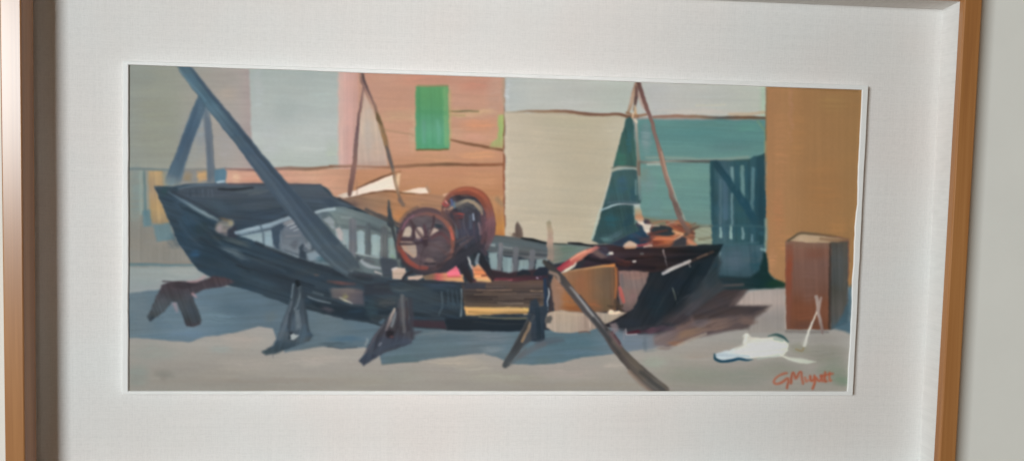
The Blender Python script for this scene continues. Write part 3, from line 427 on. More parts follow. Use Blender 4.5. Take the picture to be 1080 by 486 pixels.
    t([(409.5, 212), (411, 224), (412, 236)], [1.4, 3.6, 7], (58, 68, 76), soft=1.2); t([(412.5, 234), (415.5, 248), (418, 262)], [3.4, 2.4, 1.6], (56, 64, 70), soft=1.2, a=.9)
    t([(386, 221), (396, 226), (408, 232), (420, 237)], [3, 3.4, 3.4, 3], (66, 70, 76), soft=1.6, a=.8); t([(420, 236), (428, 226), (440, 219)], [2, 3, 3], (92, 76, 74), soft=1.8, a=.7)
    part('painted_white_cloth')
    P([(356, 206), (362, 203.5), (374, 201), (390, 193.5), (404, 188), (415, 184), (417, 187), (418, 195), (420, 200.5), (404, 200.8), (390, 203), (376, 206.5), (362, 209)], ('x', [(356, (196, 180, 164)), (372, (222, 204, 190)), (395, (232, 212, 196)), (416, (232, 212, 194))]), soft=1, ang=-20, st=.025, h=1.1); P([(419, 183), (422, 184), (421, 196), (417, 200), (418, 186)], (208, 178, 142), soft=1.3)
    part('painted_white_block')
    P([(424, 202.5), (433, 200), (440, 198), (449, 197.8), (451.5, 204), (440, 204.3)], ('x', [(424, (216, 190, 158)), (438, (232, 208, 188)), (450, (236, 214, 196))]), soft=1, h=1.1, st=.025); t([(450, 197), (452.5, 202)], 2.6, (150, 124, 104), soft=1.2, a=.8); t([(468, 206), (473, 204.5)], 2, (214, 180, 156), soft=1, a=.8)

    part('painted_thin_shear_leg')
    S([(381, 76), (383.5, 86), (388, 98), (393, 110), (398, 123), (402, 136), (405.5, 148), (409, 160), (413, 174), (415.5, 184), (418, 196), (422, 208), (426, 218)], [2.6, 4, 3.4, 3, 3.6, 5, 5, 4, 4, 3.6, 4, 4, 5], [(88, 74, 72), (92, 72, 74), (104, 82, 84), (118, 94, 88), (122, 96, 72), (138, 112, 82), (140, 108, 76), (96, 84, 78), (104, 84, 78), (138, 116, 94), (170, 140, 112), (128, 98, 78), (108, 92, 84)], soft=1.1, br=.6, fade=.08)
    S([(398, 121), (400, 126), (402, 130)], [2, 4, 2], (108, 88, 60), soft=1, br=.8); S([(409, 158), (411, 166), (414, 176)], [3, 4, 3], (94, 86, 84), soft=1); S([(404, 142), (407, 152)], 4, (150, 116, 78), soft=1.3, a=.7)
    t([(412, 183), (422, 181)], 1.4, (150, 104, 74), soft=1, a=.8); t([(376, 199), (390, 192.5), (402, 187.5), (414, 182.8)], [1.4, 1.8, 1.8, 1.6], [(110, 80, 64), (104, 72, 52), (108, 74, 54), (132, 92, 66)], soft=.9)
    S([(421, 211), (425, 216)], 4, (96, 88, 88), soft=1.8, a=.6)
    part('painted_thin_shear_leg_2')
    S([(383, 92), (381, 106), (378.5, 122), (376.5, 138), (375.5, 152), (374, 168), (372, 184), (370, 196), (368.5, 205)], [1.6, 2, 2.2, 2.6, 4, 4, 5, 5, 3.4], [(118, 92, 90), (120, 88, 88), (108, 82, 82), (96, 72, 76), (116, 92, 92), (128, 98, 92), (134, 98, 90), (124, 90, 84), (112, 84, 78)], soft=.95, br=.4)
    t([(376.4, 190), (376.4, 205)], 1, (150, 110, 92), soft=.9, a=.6)

    part('painted_flywheel')
    th = np.linspace(0, 2 * math.pi, 40, endpoint=False)
    ell = lambda cx, cy, rx, ry: [(cx + rx * math.cos(k), cy + ry * math.sin(k)) for k in th]
    P(ell(449.5, 254.5, 32, 35), (84, 70, 76), soft=1.4, ang=30, st=.09)
    B(460, 262, 16, 14, (82, 72, 78), .8, on='painted_flywheel'); B(452, 236, 20, 7, (86, 80, 86), .8); B(470, 252, 8, 12, (88, 72, 76), .7); B(462, 238, 5, 4, (42, 56, 66), .8)
    t([(425, 240), (432, 229), (444, 221.5), (458, 222), (468, 228)], [3, 4, 5, 4, 3], (92, 70, 76), soft=1.6, a=.8)
    ring = [(449.5 + 28.5 * math.cos(k), 255 + 29.5 * math.sin(k)) for k in np.linspace(-2.7, 3.6, 36)]
    S(ring[:18], [3.2, 3.4, 4, 4.4, 4.4, 4], [(92, 60, 72), (104, 76, 82), (122, 84, 78), (138, 88, 76), (146, 88, 72), (138, 84, 70)], soft=1.3)
    S(ring[17:], [4, 3.4, 3.8, 5.4, 5.2, 4], [(136, 84, 70), (98, 68, 68), (70, 60, 66), (96, 60, 60), (136, 66, 56), (112, 70, 64), (86, 62, 70)], soft=1.3)
    t([(424, 242), (428, 234), (436, 227.5)], 1.6, (134, 92, 112), soft=1.1, a=.8); t([(475.5, 240), (478.5, 252)], 2.4, (180, 88, 72), soft=1.2, a=.8); t([(424, 264), (430, 274), (440, 281), (450, 282.5)], [3, 4.4, 4.4, 3], (156, 72, 60), soft=1.3, a=.8); t([(476, 246), (477.5, 252)], 1.6, (208, 100, 88), soft=1, a=.8)
    t([(421, 268), (427, 278), (438, 286), (450, 289), (464, 286), (476, 276)], [2, 3, 4, 4, 5, 6], (50, 50, 60), soft=1.6, a=.85); t([(470, 226), (478, 236), (483, 250), (481, 264)], [3, 4, 5, 5], (54, 52, 62), soft=1.6, a=.8); B(464, 270, 10, 7, (66, 60, 68), .8); B(470, 262, 8, 8, (72, 60, 66), .7)
    for pts, col in (([(424.5, 247), (428, 240), (433, 239), (433, 248), (425, 249.5)], (178, 162, 146)), ([(438, 242), (441, 239), (445, 241), (446.5, 250), (441, 252.5), (438, 248)], (182, 162, 148)), ([(452, 249), (454, 243), (459, 241), (463, 243), (459, 246), (454, 249.5)], (176, 156, 142)), ([(422, 255), (430, 254), (438, 258), (440, 266), (437, 272), (430, 268), (424, 262)], (156, 138, 124))):
        q(pts, col, soft=1.1, sm=True, st=.05, h=.9)
    t([(424, 256), (428, 263), (434, 270)], 2.4, (176, 132, 108), soft=1.3, a=.5); q([(446, 275), (450, 271.5), (456, 272.5), (459, 276), (452, 277)], (114, 98, 96), soft=1.3); t([(448, 278), (458, 278)], 1.2, (50, 48, 54), soft=1, a=.8)
    t([(436, 239), (435.5, 252), (424, 252.5)], 3, (74, 54, 62), soft=1.2, a=.85); t([(448, 238), (449, 252), (446, 256)], 3.4, (84, 58, 70), soft=1.3, a=.8); t([(455, 251), (466, 246), (474, 256)], 3, (104, 62, 66), soft=1.6, a=.7); t([(440, 252), (470, 254)], 2.4, (74, 58, 72), soft=1.4, a=.6); B(446, 254, 3, 2.4, (74, 62, 104), .7); t([(470, 268), (476, 263)], 1.6, (108, 96, 96), soft=1.2, a=.7)

    B(462, 262, 12, 12, (98, 86, 90), .7, on='painted_flywheel'); B(444, 232, 14, 5, (98, 90, 94), .6)
    for k, aa, c_ in ((-128, .8, (74, 56, 62)), (-72, .8, (72, 54, 62)), (176, .85, (70, 54, 60)), (104, .4, (70, 58, 64)), (30, .3, (96, 66, 66))):
        ca, sa = math.cos(math.radians(k)), math.sin(math.radians(k))
        t([(449 + 3 * ca, 255 + 3 * sa), (449 + 14 * ca + sa * rng.normal(), 255 + 14 * sa - ca), (449 + 27 * ca, 255 + 28 * sa)], [3.2, 2.4, 3], c_, soft=1.2, a=aa, br=.7)
    B(449, 255, 4.5, 4.5, (62, 48, 56), .9); t([(446, 252), (451, 251)], 1.2, (128, 96, 92), soft=1, a=.7)
    part('painted_engine')
    P([(466, 216), (474, 208), (484, 202), (494, 200), (505, 203), (514, 211), (519, 224), (520.5, 240), (518, 250), (512, 262), (514, 270), (500, 272), (486, 280), (474, 286), (466, 288), (474, 278), (481, 262), (481, 246), (474, 234), (464, 226)], ('x', [(466, (98, 70, 66)), (484, (60, 54, 62)), (500, (50, 52, 64)), (520, (84, 62, 70))]), soft=1.3, ang=60, st=.1, h=.9)
    q([(477, 216), (490, 211), (500, 213), (508, 222), (508, 250), (502, 268), (488, 276), (482, 262), (482, 240), (474, 228)], ('y', [(212, (66, 66, 72)), (225, (56, 58, 70)), (245, (62, 64, 82)), (265, (50, 56, 66)), (276, (54, 54, 68))]), soft=1.8, ang=85, st=.09)
    S([(469, 213), (474, 206), (482, 202), (492, 200.8), (502, 203.5), (510, 210), (515, 220), (518, 232), (518, 246)], [4, 5, 7, 8, 9, 10, 9, 9, 7], [(120, 72, 62), (140, 78, 60), (152, 80, 56), (150, 74, 52), (146, 78, 58), (138, 78, 62), (126, 76, 68), (116, 76, 82), (104, 70, 76)], soft=1.1, st=.09, h=1.1)
    t([(480, 205), (492, 203), (505, 208), (512, 218)], 2.6, (112, 58, 48), soft=1.6, a=.6); t([(484, 201), (494, 199.5), (504, 203)], 1.6, (172, 98, 66), soft=1.2, a=.7); B(513, 236, 4, 10, (120, 80, 90), .7)
    t([(476, 218), (484, 215), (492, 211.5), (500, 212)], [5, 5, 3, 2], [(92, 96, 98), (112, 108, 100), (146, 132, 110), (138, 128, 108)], soft=1.1); t([(496, 213), (502, 216), (506, 221)], [2.6, 4, 2.6], (148, 130, 106), soft=1.2, a=.9); t([(478, 222), (490, 216.5), (498, 217)], 4, (44, 48, 60), soft=1.3)
    t([(467, 214.5), (470, 217), (473, 216)], 2.6, (168, 66, 68), soft=1.2, a=.9); t([(470, 212), (472, 214.5)], 1.6, (222, 140, 140), soft=.9); t([(476, 211), (477, 216)], 2.6, (82, 96, 142), soft=1.1); t([(479, 213), (479.5, 219)], 1.6, (92, 128, 150), soft=1, a=.8); t([(469, 221), (473, 222), (477, 219)], [2.4, 4, 2], (182, 142, 118), soft=1.2, a=.9)
    t([(479, 226.5), (484, 225.5), (489, 226.5)], 2, (164, 62, 54), soft=.9); t([(480, 229.5), (489, 229)], 1.4, (128, 50, 50), soft=.9); t([(478, 231), (488, 231.5)], 1.6, (48, 44, 52), soft=1, a=.8); t([(499.6, 226), (500, 232)], [1.4, 1.8], (140, 156, 176), soft=.9); t([(496, 228), (496, 240)], 3, (78, 92, 112), soft=1.4, a=.6); t([(505, 236), (507, 246)], 2.4, (140, 116, 118), soft=1.3, a=.7); t([(481, 236), (482, 250)], 3, (88, 104, 116), soft=1.5, a=.6); t([(486, 258), (493, 254)], 1.6, (110, 104, 104), soft=1.1, a=.7)
    q([(482, 262), (500, 262), (510, 268), (508, 276), (494, 278), (480, 284)], (44, 48, 60), soft=1.8)
    S([(500, 262), (506, 272), (512, 282), (518, 293)], [9, 9, 9, 8], [(42, 52, 62), (36, 44, 54), (40, 42, 52), (56, 42, 48)], soft=1.1); S([(486, 272), (490, 284), (497, 296)], [9, 9, 5], [(48, 52, 66), (46, 46, 58), (54, 44, 48)], soft=1.1); S([(495, 267), (500, 278), (501, 286)], [6, 3.4, 2], (44, 58, 68), soft=1.1)
    t([(493, 270), (496, 277), (498, 283)], [1.8, 2, 1.2], (184, 186, 184), soft=.9)
    for x0, y0, x1, y1, wq, c_ in ((484, 234, 492, 262, 2.4, (70, 74, 92)), (500, 236, 504, 258, 2, (76, 62, 76)), (488, 216, 504, 224, 2, (36, 40, 50)), (478, 256, 494, 248, 2, (84, 72, 76)), (474, 270, 490, 262, 2.4, (58, 54, 64)), (462, 280, 480, 272, 2.4, (62, 56, 64)), (508, 246, 516, 232, 2, (136, 92, 96)), (486, 206, 500, 206, 1.6, (176, 106, 76)), (470, 222, 480, 238, 2, (92, 74, 82)), (506, 262, 514, 276, 2, (64, 66, 76))):
        t([(x0, y0), ((x0 + x1) / 2 + rng.normal(), (y0 + y1) / 2), (x1, y1)], [wq, wq * 1.2, wq * .5], c_, soft=1.1, a=.7, br=.9, st=.12)
    t([(460, 289), (474, 281), (488, 271), (506, 260)], [4, 8, 10, 8], [(62, 56, 64), (54, 54, 66), (50, 52, 62), (56, 54, 64)], soft=1.8, a=.85, br=.6)
    t([(519, 232), (518, 248), (513, 262)], [7, 8, 4], [(124, 84, 88), (112, 78, 86), (84, 66, 74)], soft=1.6, a=.85, br=.6); t([(508, 226), (510, 244), (508, 256)], [3, 5, 3], (96, 68, 76), soft=1.6, a=.8, br=.7)
    t([(484, 240), (480, 226), (472, 222)], [4, 5, 3], (82, 60, 64), soft=1.6, a=.8, br=.7); t([(491, 222), (489, 234), (494, 248)], [3, 4, 3], (84, 78, 90), soft=1.6, a=.6, br=.9); t([(498, 250), (488, 258), (480, 266)], [3, 4, 2], (88, 72, 78), soft=1.5, a=.7, br=.8)
    t([(500, 214), (506, 219), (509, 226)], [3, 4, 2], (150, 132, 110), soft=1.2, a=.85); t([(483, 219), (492, 217), (502, 220)], [3, 3, 2], (112, 104, 98), soft=1.4, a=.6, br=.7); t([(505, 268), (503, 276), (506, 282)], [2.4, 4, 3], (132, 148, 156), soft=1.2, a=.8)
    part('painted_engine_bed')
    P([(413, 284), (418, 282), (427, 283), (428.5, 287), (424, 294.5), (414, 294)], (188, 164, 146), soft=1.1, st=.06, h=.9); P([(430, 292), (445, 290.5), (447, 292), (440, 295.5), (430, 295)], (196, 168, 150), soft=1, h=.9); t([(414, 284), (418, 283)], 2, (204, 196, 190), soft=1, a=.8)
    P([(446, 291.5), (460, 288), (475, 287), (488, 290), (489, 297.5), (470, 296.5), (448, 295.5)], ('x', [(446, (120, 104, 84)), (456, (132, 96, 72)), (462, (182, 84, 82)), (472, (196, 138, 98)), (486, (206, 152, 106))]), soft=1.2, st=.08); P([(471, 287.5), (477, 284), (481.5, 280.5), (484, 284), (486, 291), (472, 292)], (232, 110, 128), soft=1.1, h=.9, st=.05); t([(472, 291.5), (486, 291.5)], 1.4, (206, 78, 84), soft=1, a=.8)
    P([(499, 283), (504, 279), (510, 284), (513, 290), (518, 295), (518, 297), (504, 296.5), (500, 293)], ('y', [(279, (196, 150, 118)), (287, (222, 130, 84)), (296, (204, 160, 112))]), soft=1.2, h=.9, st=.08); t([(498, 280), (500, 288)], 1.4, (226, 150, 120), soft=.9, a=.9); t([(508, 291), (513, 290.5)], 1.2, (116, 56, 44), soft=.9); t([(503, 295.5), (517, 296.5)], 2, (206, 166, 112), soft=1, a=.9)
    t([(424, 295), (428, 290), (434, 287)], [2, 3.4, 3], (48, 46, 54), soft=1, br=.6)
    t([(410, 296.5), (450, 297), (490, 299)], 2.4, (48, 54, 64), soft=1.1, a=.9)

    part('painted_bollard')
    P([(540.5, 249), (541, 246), (543.5, 245), (544, 238), (546, 233.5), (549, 238), (551, 243), (551.5, 250), (548, 251)], (104, 86, 76), soft=1, ang=90, st=.1); t([(545, 236), (545, 249)], 1.6, (84, 70, 64), soft=1, a=.7); t([(538, 246), (541, 248)], 1.2, (150, 132, 112), soft=.9, a=.7)
    part('painted_stern_post')
    P([(577.3, 234), (580, 232.5), (582.5, 235), (584, 262), (584, 275), (577, 274), (576.8, 258)], ('y', [(233, (140, 134, 112)), (242, (168, 148, 126)), (254, (184, 152, 134)), (264, (136, 124, 112)), (275, (150, 128, 114))]), soft=1.1, ang=90, st=.07)

    part('painted_cargo')
    P([(640, 257), (655, 250), (668, 240), (676, 231), (684, 232), (690, 238), (704, 238), (716, 232), (728, 236), (733, 243), (734, 250), (727, 259), (700, 261), (670, 261)], ('x', [(640, (58, 72, 86)), (660, (54, 66, 84)), (680, (62, 60, 72)), (690, (120, 74, 62)), (712, (150, 88, 62)), (734, (140, 92, 70))]), soft=1.5, ang=-10, st=.12)
    q([(655, 250), (668, 240), (680, 238), (686, 250), (680, 257), (660, 257)], (44, 68, 90), soft=2, ang=20, st=.1); B(670, 249, 8, 4, (40, 80, 108), .8); B(660, 245, 8, 5, (62, 74, 92), .6)
    q([(657, 259.5), (661, 255.5), (666, 254), (671, 257), (673, 260), (664, 261.5)], (196, 168, 146), soft=1, sm=True, h=.9); t([(660, 261.5), (670, 261)], 1.6, (192, 140, 104), soft=1, a=.8); t([(673, 259), (682, 258), (690, 255)], [2, 2.6, 2], [(148, 66, 78), (156, 78, 82), (206, 168, 150)], soft=1.1); t([(680, 260), (688, 258.5)], 1.6, (214, 180, 160), soft=1)
    q([(688, 242), (692, 239), (704, 238.5), (711, 243), (711, 248), (702, 249), (690, 247)], (48, 58, 64), soft=1.3, sm=True); q([(686, 250), (695, 249), (708, 250), (712, 247), (718, 245), (706, 257), (690, 258.5)], ('x', [(686, (140, 70, 54)), (700, (176, 94, 62)), (716, (196, 128, 92))]), soft=1.3, st=.1); t([(710, 244), (716, 246), (722, 247)], [2, 3, 2], (206, 156, 112), soft=1.1); t([(704, 235), (714, 239), (722, 244)], [3, 4, 3], (134, 74, 58), soft=1.3, a=.9); t([(724, 252), (730, 256), (735, 258)], [4, 5, 2], (190, 124, 92), soft=1.3, a=.9); t([(712, 253), (720, 248)], 2, (216, 176, 148), soft=1, a=.8)
    q([(712, 254), (720, 250), (725, 252), (724, 260), (708, 261)], (60, 60, 66), soft=1.6); t([(724, 247), (730, 242), (737, 239)], [4, 3, 1.6], (92, 78, 70), soft=1.2); t([(690, 236), (700, 233), (720, 233)], 2, (166, 112, 86), soft=1.4, a=.7); t([(738, 239.5), (752, 238)], 1.2, (96, 104, 96), soft=1, a=.8)
    q([(672, 233), (675, 230.5), (679, 233), (681, 236.5), (688, 236.8), (686.5, 242), (683.5, 248), (680, 243), (678, 238), (673, 236)], (212, 198, 182), soft=.9, st=.05, h=1.1); t([(688, 238), (696, 238.4)], 1.2, (196, 178, 158), soft=.9, a=.8)

    for x0, y0, x1, y1, wq, c_ in ((684, 246, 704, 242, 2, (112, 64, 56)), (690, 252, 712, 252, 2.4, (198, 120, 86)), (686, 256, 700, 255, 2, (112, 56, 48)), (716, 238, 732, 246, 2, (96, 66, 58)), (646, 253, 664, 246, 3, (66, 84, 98)), (668, 246, 682, 252, 3, (52, 58, 76)), (704, 237, 716, 235, 1.6, (196, 150, 122)), (722, 243, 734, 236, 1.4, (120, 96, 84)), (676, 254, 690, 250, 2, (92, 66, 70))):
        t([(x0, y0), ((x0 + x1) / 2, (y0 + y1) / 2 + rng.normal()), (x1, y1)], [wq, wq * 1.2, wq * .5], c_, soft=1.1, a=.75, br=.9, st=.12)
    part('painted_sail')
    P([(661, 125), (665, 123), (668, 126), (671, 160), (674, 178), (675.5, 216), (669, 216), (669, 236), (676, 243), (664, 248), (646, 256), (632, 258.5), (625, 254), (632, 232), (638, 210), (645, 182), (653, 152)], ('y', [(124, (50, 84, 86)), (145, (60, 97, 92)), (172, (58, 96, 90)), (180, (62, 92, 94)), (200, (54, 90, 94)), (214, (60, 88, 93)), (222, (45, 76, 80)), (240, (50, 80, 82)), (256, (54, 77, 81))]), soft=1.1, ang=78, st=.06, h=.9)
    B(655, 168, 6, 12, (58, 110, 96), .7); B(657, 195, 7, 10, (54, 90, 112), .7); B(664, 150, 4, 16, (48, 96, 104), .6); B(645, 232, 10, 10, (38, 86, 98), .6); B(650, 248, 12, 5, (72, 98, 108), .7, -30); B(663, 235, 6, 12, (38, 70, 84), .7); B(668, 205, 4, 10, (44, 84, 100), .6); B(640, 252, 8, 4, (80, 116, 118), .6)
    t([(659, 126), (653, 148), (646, 176), (642, 192), (636, 214), (628, 240), (624.5, 252)], [1.4, 1.8, 1.6, 1.6, 1.6, 1.8, 2], [(186, 186, 166), (196, 186, 164), (178, 172, 154), (196, 190, 176), (184, 186, 174), (176, 192, 184), (156, 184, 178)], soft=1, a=.85)
    t([(646, 180), (652, 177.6), (660, 177.4), (670, 178), (674, 180)], [2, 3, 2.6, 2.2, 1.6], [(160, 160, 142), (158, 166, 156), (146, 160, 154), (140, 156, 150), (176, 170, 160)], soft=1); t([(645, 176.5), (660, 175.5), (674, 177)], 1.2, (108, 100, 88), soft=1, a=.7)
    t([(633, 222), (640, 219.2), (648, 216.2), (656, 215), (664, 215.5), (675, 216)], [1.4, 1.8, 1.6, 1.4, 1.4, 1.6], [(150, 176, 184), (170, 190, 198), (176, 194, 200), (150, 152, 156), (140, 146, 152), (166, 174, 178)], soft=.9); t([(642, 214), (656, 212.5), (673, 213.5)], 1.6, (86, 104, 116), soft=1.1, a=.7); t([(670.5, 190), (671, 205)], 1.2, (120, 150, 152), soft=1, a=.7)
    part('painted_mast')
    S([(671.5, 128), (672.5, 150), (673.5, 172), (674.5, 195), (675.5, 210)], [3, 3, 3.4, 3, 2.6], [(172, 160, 150), (140, 140, 132), (132, 124, 110), (120, 130, 124), (92, 120, 124)], soft=1.1); t([(674, 172), (674.5, 184)], 3, (112, 92, 82), soft=1.2, a=.8); t([(670, 126), (672, 129)], 3, (212, 196, 176), soft=1, a=.9)
    P([(669, 216), (675, 216), (677, 226), (680, 233), (675, 235), (670, 232)], ('y', [(216, (176, 190, 188)), (222, (166, 158, 130)), (229, (186, 132, 98)), (235, (206, 180, 160))]), soft=1.1)
    S([(672, 88), (669, 98), (666, 108), (663, 118)], [4, 5, 4, 3], [(150, 118, 100), (178, 146, 124), (188, 158, 136), (170, 146, 122)], soft=1.1); S([(672, 92), (671.5, 104), (669, 116)], [3, 3.4, 2], [(120, 86, 78), (92, 70, 68), (110, 86, 76)], soft=1); S([(670, 112), (671, 122)], [2, 4], [(200, 176, 146), (196, 160, 122)], soft=1); t([(662, 119), (672, 122), (682, 121)], 2.4, (150, 110, 82), soft=1.2, a=.85); t([(668, 120), (668, 124)], 2, (206, 180, 150), soft=1)
    S([(676, 100), (679, 110), (684, 118)], [6, 5, 3], (184, 150, 138), soft=1.6, a=.8)
    part('painted_boom')
    S([(674, 87), (677, 98), (682, 112), (688, 130), (693, 148), (698, 164), (702.5, 182), (708, 202), (713, 218), (719, 232), (727, 244)], [4.4, 4.4, 4, 3.6, 3.4, 4.4, 4.6, 5, 5, 5, 5], [(108, 76, 68), (112, 80, 76), (126, 90, 84), (136, 106, 98), (132, 104, 98), (148, 112, 96), (150, 118, 104), (140, 112, 104), (116, 96, 90), (122, 98, 92), (118, 92, 82)], soft=.95)
    t([(698, 160), (703, 178), (709, 196), (716, 216), (723, 232)], 1.2, (186, 164, 148), soft=1, a=.7); t([(714, 214), (719, 226)], 3, (100, 80, 76), soft=1.2, a=.6)

    # big timber tripod at the bow
    part('painted_middle_spar')
    S([(217, 112), (219, 140), (221, 165), (222, 185), (222.5, 197)], [5, 8, 8, 8, 9], [(102, 120, 134), (98, 110, 124), (104, 114, 126), (102, 114, 126), (92, 106, 120)], soft=1.8, a=.95, fade=.15); t([(218.5, 125), (220, 160), (220.5, 190)], 3, (90, 104, 120), soft=1.6, a=.6)
    part('painted_left_spar')
    S([(213, 103), (208, 118), (202, 134), (196, 150), (190, 167), (184, 184), (180, 197)], [9, 13, 14, 13.5, 14, 16, 17], [(78, 104, 124), (74, 100, 122), (72, 98, 120), (72, 94, 116), (80, 102, 122), (86, 110, 128), (86, 106, 124)], soft=1.6, fade=.14); t([(208, 112), (200, 135), (193, 152), (187, 168)], 4, (70, 94, 118), soft=1.6, a=.7); B(180, 192, 7, 6, (112, 140, 152), .5); B(212, 118, 5, 10, (92, 116, 134), .6)
    part('painted_long_spar')
    S([(190, 62), (194, 71), (204, 84), (215, 99), (226, 113), (240, 130), (254, 147), (270, 168), (286, 188), (303, 209), (318, 226), (334, 246), (350, 264), (366, 280), (379, 291)], [11, 12, 13, 13.5, 14, 14.5, 15, 17, 19, 21, 23, 25, 26, 22, 14], [(72, 98, 114), (78, 108, 126), (76, 104, 122), (80, 110, 128), (74, 98, 116), (70, 92, 110), (66, 86, 106), (70, 88, 106), (68, 84, 100), (66, 82, 98), (66, 82, 98), (64, 82, 96), (66, 82, 95), (68, 83, 94), (64, 76, 86)], soft=1.3, st=.055, fade=.05)
    t([(200, 72), (214, 89), (232, 111), (254, 138), (264, 150)], [2, 3.4, 4, 4, 4], (58, 76, 96), soft=1.6, a=.75); t([(190, 75), (204, 92), (216, 106)], 3, (96, 128, 144), soft=1.6, a=.65); t([(258, 145), (280, 172), (304, 200), (330, 230), (354, 256)], 4, (54, 70, 86), soft=1.8, a=.6); t([(264, 166), (282, 188), (300, 212), (318, 238), (336, 262)], 4, (82, 100, 116), soft=1.8, a=.6); t([(340, 266), (352, 278), (366, 288)], 3, (88, 106, 118), soft=1.6, a=.6); t([(232, 128), (244, 142)], 3, (92, 116, 134), soft=1.8, a=.5)

    # ------------------------------------------------------------ trestles
    part('painted_low_trestle')
    P([(171, 300), (180, 296.5), (200, 297), (212, 295), (224, 290.5), (236, 292), (248, 298), (236, 302), (214, 306), (203, 311), (206, 320), (212.5, 338), (211, 342), (203, 345), (196, 344), (190, 330), (186, 319), (181, 318), (173, 328), (168, 333), (158, 338.5), (154.5, 334), (160, 322), (167, 308)], ('y', [(292, (74, 62, 70)), (305, (76, 68, 76)), (320, (70, 78, 86)), (335, (66, 78, 88)), (344, (76, 72, 82))]), soft=1.3, ang=70, st=.09)
    B(195, 301, 16, 3.5, (62, 54, 62), .8); B(172, 315, 5, 9, (84, 86, 94), .5, -60); B(196, 312, 6, 6, (84, 86, 96), .5); t([(160, 335), (158, 337)], 4, (50, 62, 74), soft=1.4, a=.7); t([(200, 320), (206, 338)], 7, (66, 76, 88), soft=1.8, a=.7)
    t([(197, 297), (206, 296.5), (216, 291)], [1, 2.4, 2], (178, 138, 140), soft=1.4, a=.75); t([(202, 310), (206, 313)], [3, 2], (186, 138, 142), soft=1.4, a=.7); t([(183, 322), (185, 328)], [5, 3], (160, 136, 144), soft=1.8, a=.7); t([(171, 297), (190, 298)], 1.4, (60, 48, 56), soft=1, a=.7)
    q([(172, 336), (180, 322), (185.5, 320), (193, 338), (184, 346)], (102, 124, 138), soft=1.6, a=.9); t([(184, 321), (186, 328)], [4, 2], (160, 136, 144), soft=1.6, a=.7)
    part('painted_trestle')
    P([(311, 300), (315, 296), (318, 297), (317, 304), (322, 330), (325, 346), (330, 354), (326, 360), (310, 366), (292, 372.5), (280, 374), (275.5, 371), (282, 367), (288, 364), (292, 355), (299, 334), (305, 318)], ('y', [(296, (48, 60, 72)), (315, (64, 78, 88)), (335, (72, 85, 97)), (355, (66, 82, 95)), (372, (64, 80, 90))]), soft=1.6, ang=105, st=.1)
    t([(313, 297), (315, 301)], 3.4, (22, 34, 44), soft=.9); t([(309, 300), (307, 314)], 1.4, (126, 140, 148), soft=1, a=.8); t([(316, 303), (316, 312), (311, 326)], 2.6, (108, 122, 130), soft=1.4, a=.7); t([(308, 318), (302, 336), (294, 358)], 3, (92, 104, 116), soft=1.7, a=.7); t([(317, 304), (321, 326), (325, 348)], 3.4, (54, 68, 80), soft=1.5, a=.8); t([(313, 306), (307, 328), (303, 346)], 2, (50, 62, 74), soft=1.2, a=.8); t([(306, 330), (305, 350)], 2.6, (52, 64, 76), soft=1.3, a=.8); t([(318, 318), (320, 340)], 4, (70, 82, 94), soft=1.5, a=.7); t([(322, 345), (318, 360)], 5, (72, 94, 110), soft=2, a=.7)
    q([(311, 328), (316, 326), (317, 346), (312, 348)], (104, 118, 128), soft=1.6, a=.8); q([(304, 350), (308, 349), (309, 358), (304, 358)], (46, 58, 70), soft=1.2); q([(306, 353), (309, 351.5), (311, 353), (315, 354), (312, 357), (309, 359), (306.5, 358)], (158, 166, 168), soft=.8, h=1); t([(278, 371), (290, 372)], 3, (60, 80, 90), soft=1.4, a=.7); t([(288, 372), (287.5, 377)], 1, (84, 96, 104), soft=1, a=.5)
    part('painted_trestle_2')
    P([(413, 329), (416, 324.5), (418, 327), (420, 316), (424, 311), (430, 314), (432, 330), (433, 345), (436, 350), (434, 362), (420, 367), (404, 373), (392, 380), (384, 386), (378.5, 380), (386, 369), (394, 354), (404, 342)], ('y', [(312, (76, 80, 86)), (330, (74, 74, 82)), (350, (68, 70, 82)), (368, (66, 74, 88)), (385, (58, 66, 80))]), soft=1.6, ang=105, st=.1)
    t([(415.5, 326), (412, 336), (407, 348)], [2, 3, 2], [(176, 164, 150), (140, 126, 122), (104, 100, 108)], soft=1); t([(417, 330), (413, 344)], 2.4, (132, 144, 150), soft=1.2, a=.7); t([(424, 312), (425, 330), (426, 350)], 3, (106, 108, 110), soft=1.6, a=.7); t([(428, 318), (430, 352)], 2, (62, 56, 64), soft=1.3, a=.7); q([(407, 350), (411, 347.5), (416, 350), (415, 356), (409, 356.5)], (48, 44, 52), soft=1.4); B(412, 355, 3, 1.6, (104, 70, 74), .8); t([(432, 352), (444, 350)], [6, 2], (74, 76, 86), soft=2, a=.8, mask=True); t([(401, 362), (400, 364)], 2.4, (132, 136, 146), soft=1.2, a=.7); t([(404, 342), (394, 358), (385, 372)], 2, (98, 96, 106), soft=1.4, a=.6); t([(387, 358), (385, 364)], 2, (150, 158, 162), soft=1.3, a=.6); t([(395, 372), (412, 364), (430, 360)], 5, (62, 73, 90), soft=2, a=.7); t([(433, 316), (434, 336), (435, 356)], 4, (62, 62, 72), soft=1.6, a=.8); t([(419, 326), (419, 346)], 2.6, (54, 54, 64), soft=1.4, a=.8)
    part('painted_trestle_3')
    P([(556, 336), (560, 330), (559.5, 322), (562, 318), (565, 315.5), (567.5, 319), (568, 325), (574, 322), (578, 324), (577, 332), (574, 338), (574.5, 358), (570, 361), (560, 360), (554, 362), (547, 372), (541, 380), (537, 386), (530.5, 384), (536, 373), (545, 358), (552, 346)], ('x', [(530, (84, 90, 92)), (548, (82, 82, 82)), (556, (66, 74, 82)), (564, (40, 58, 74)), (576, (46, 60, 74))]), soft=1.1, ang=100, st=.1)
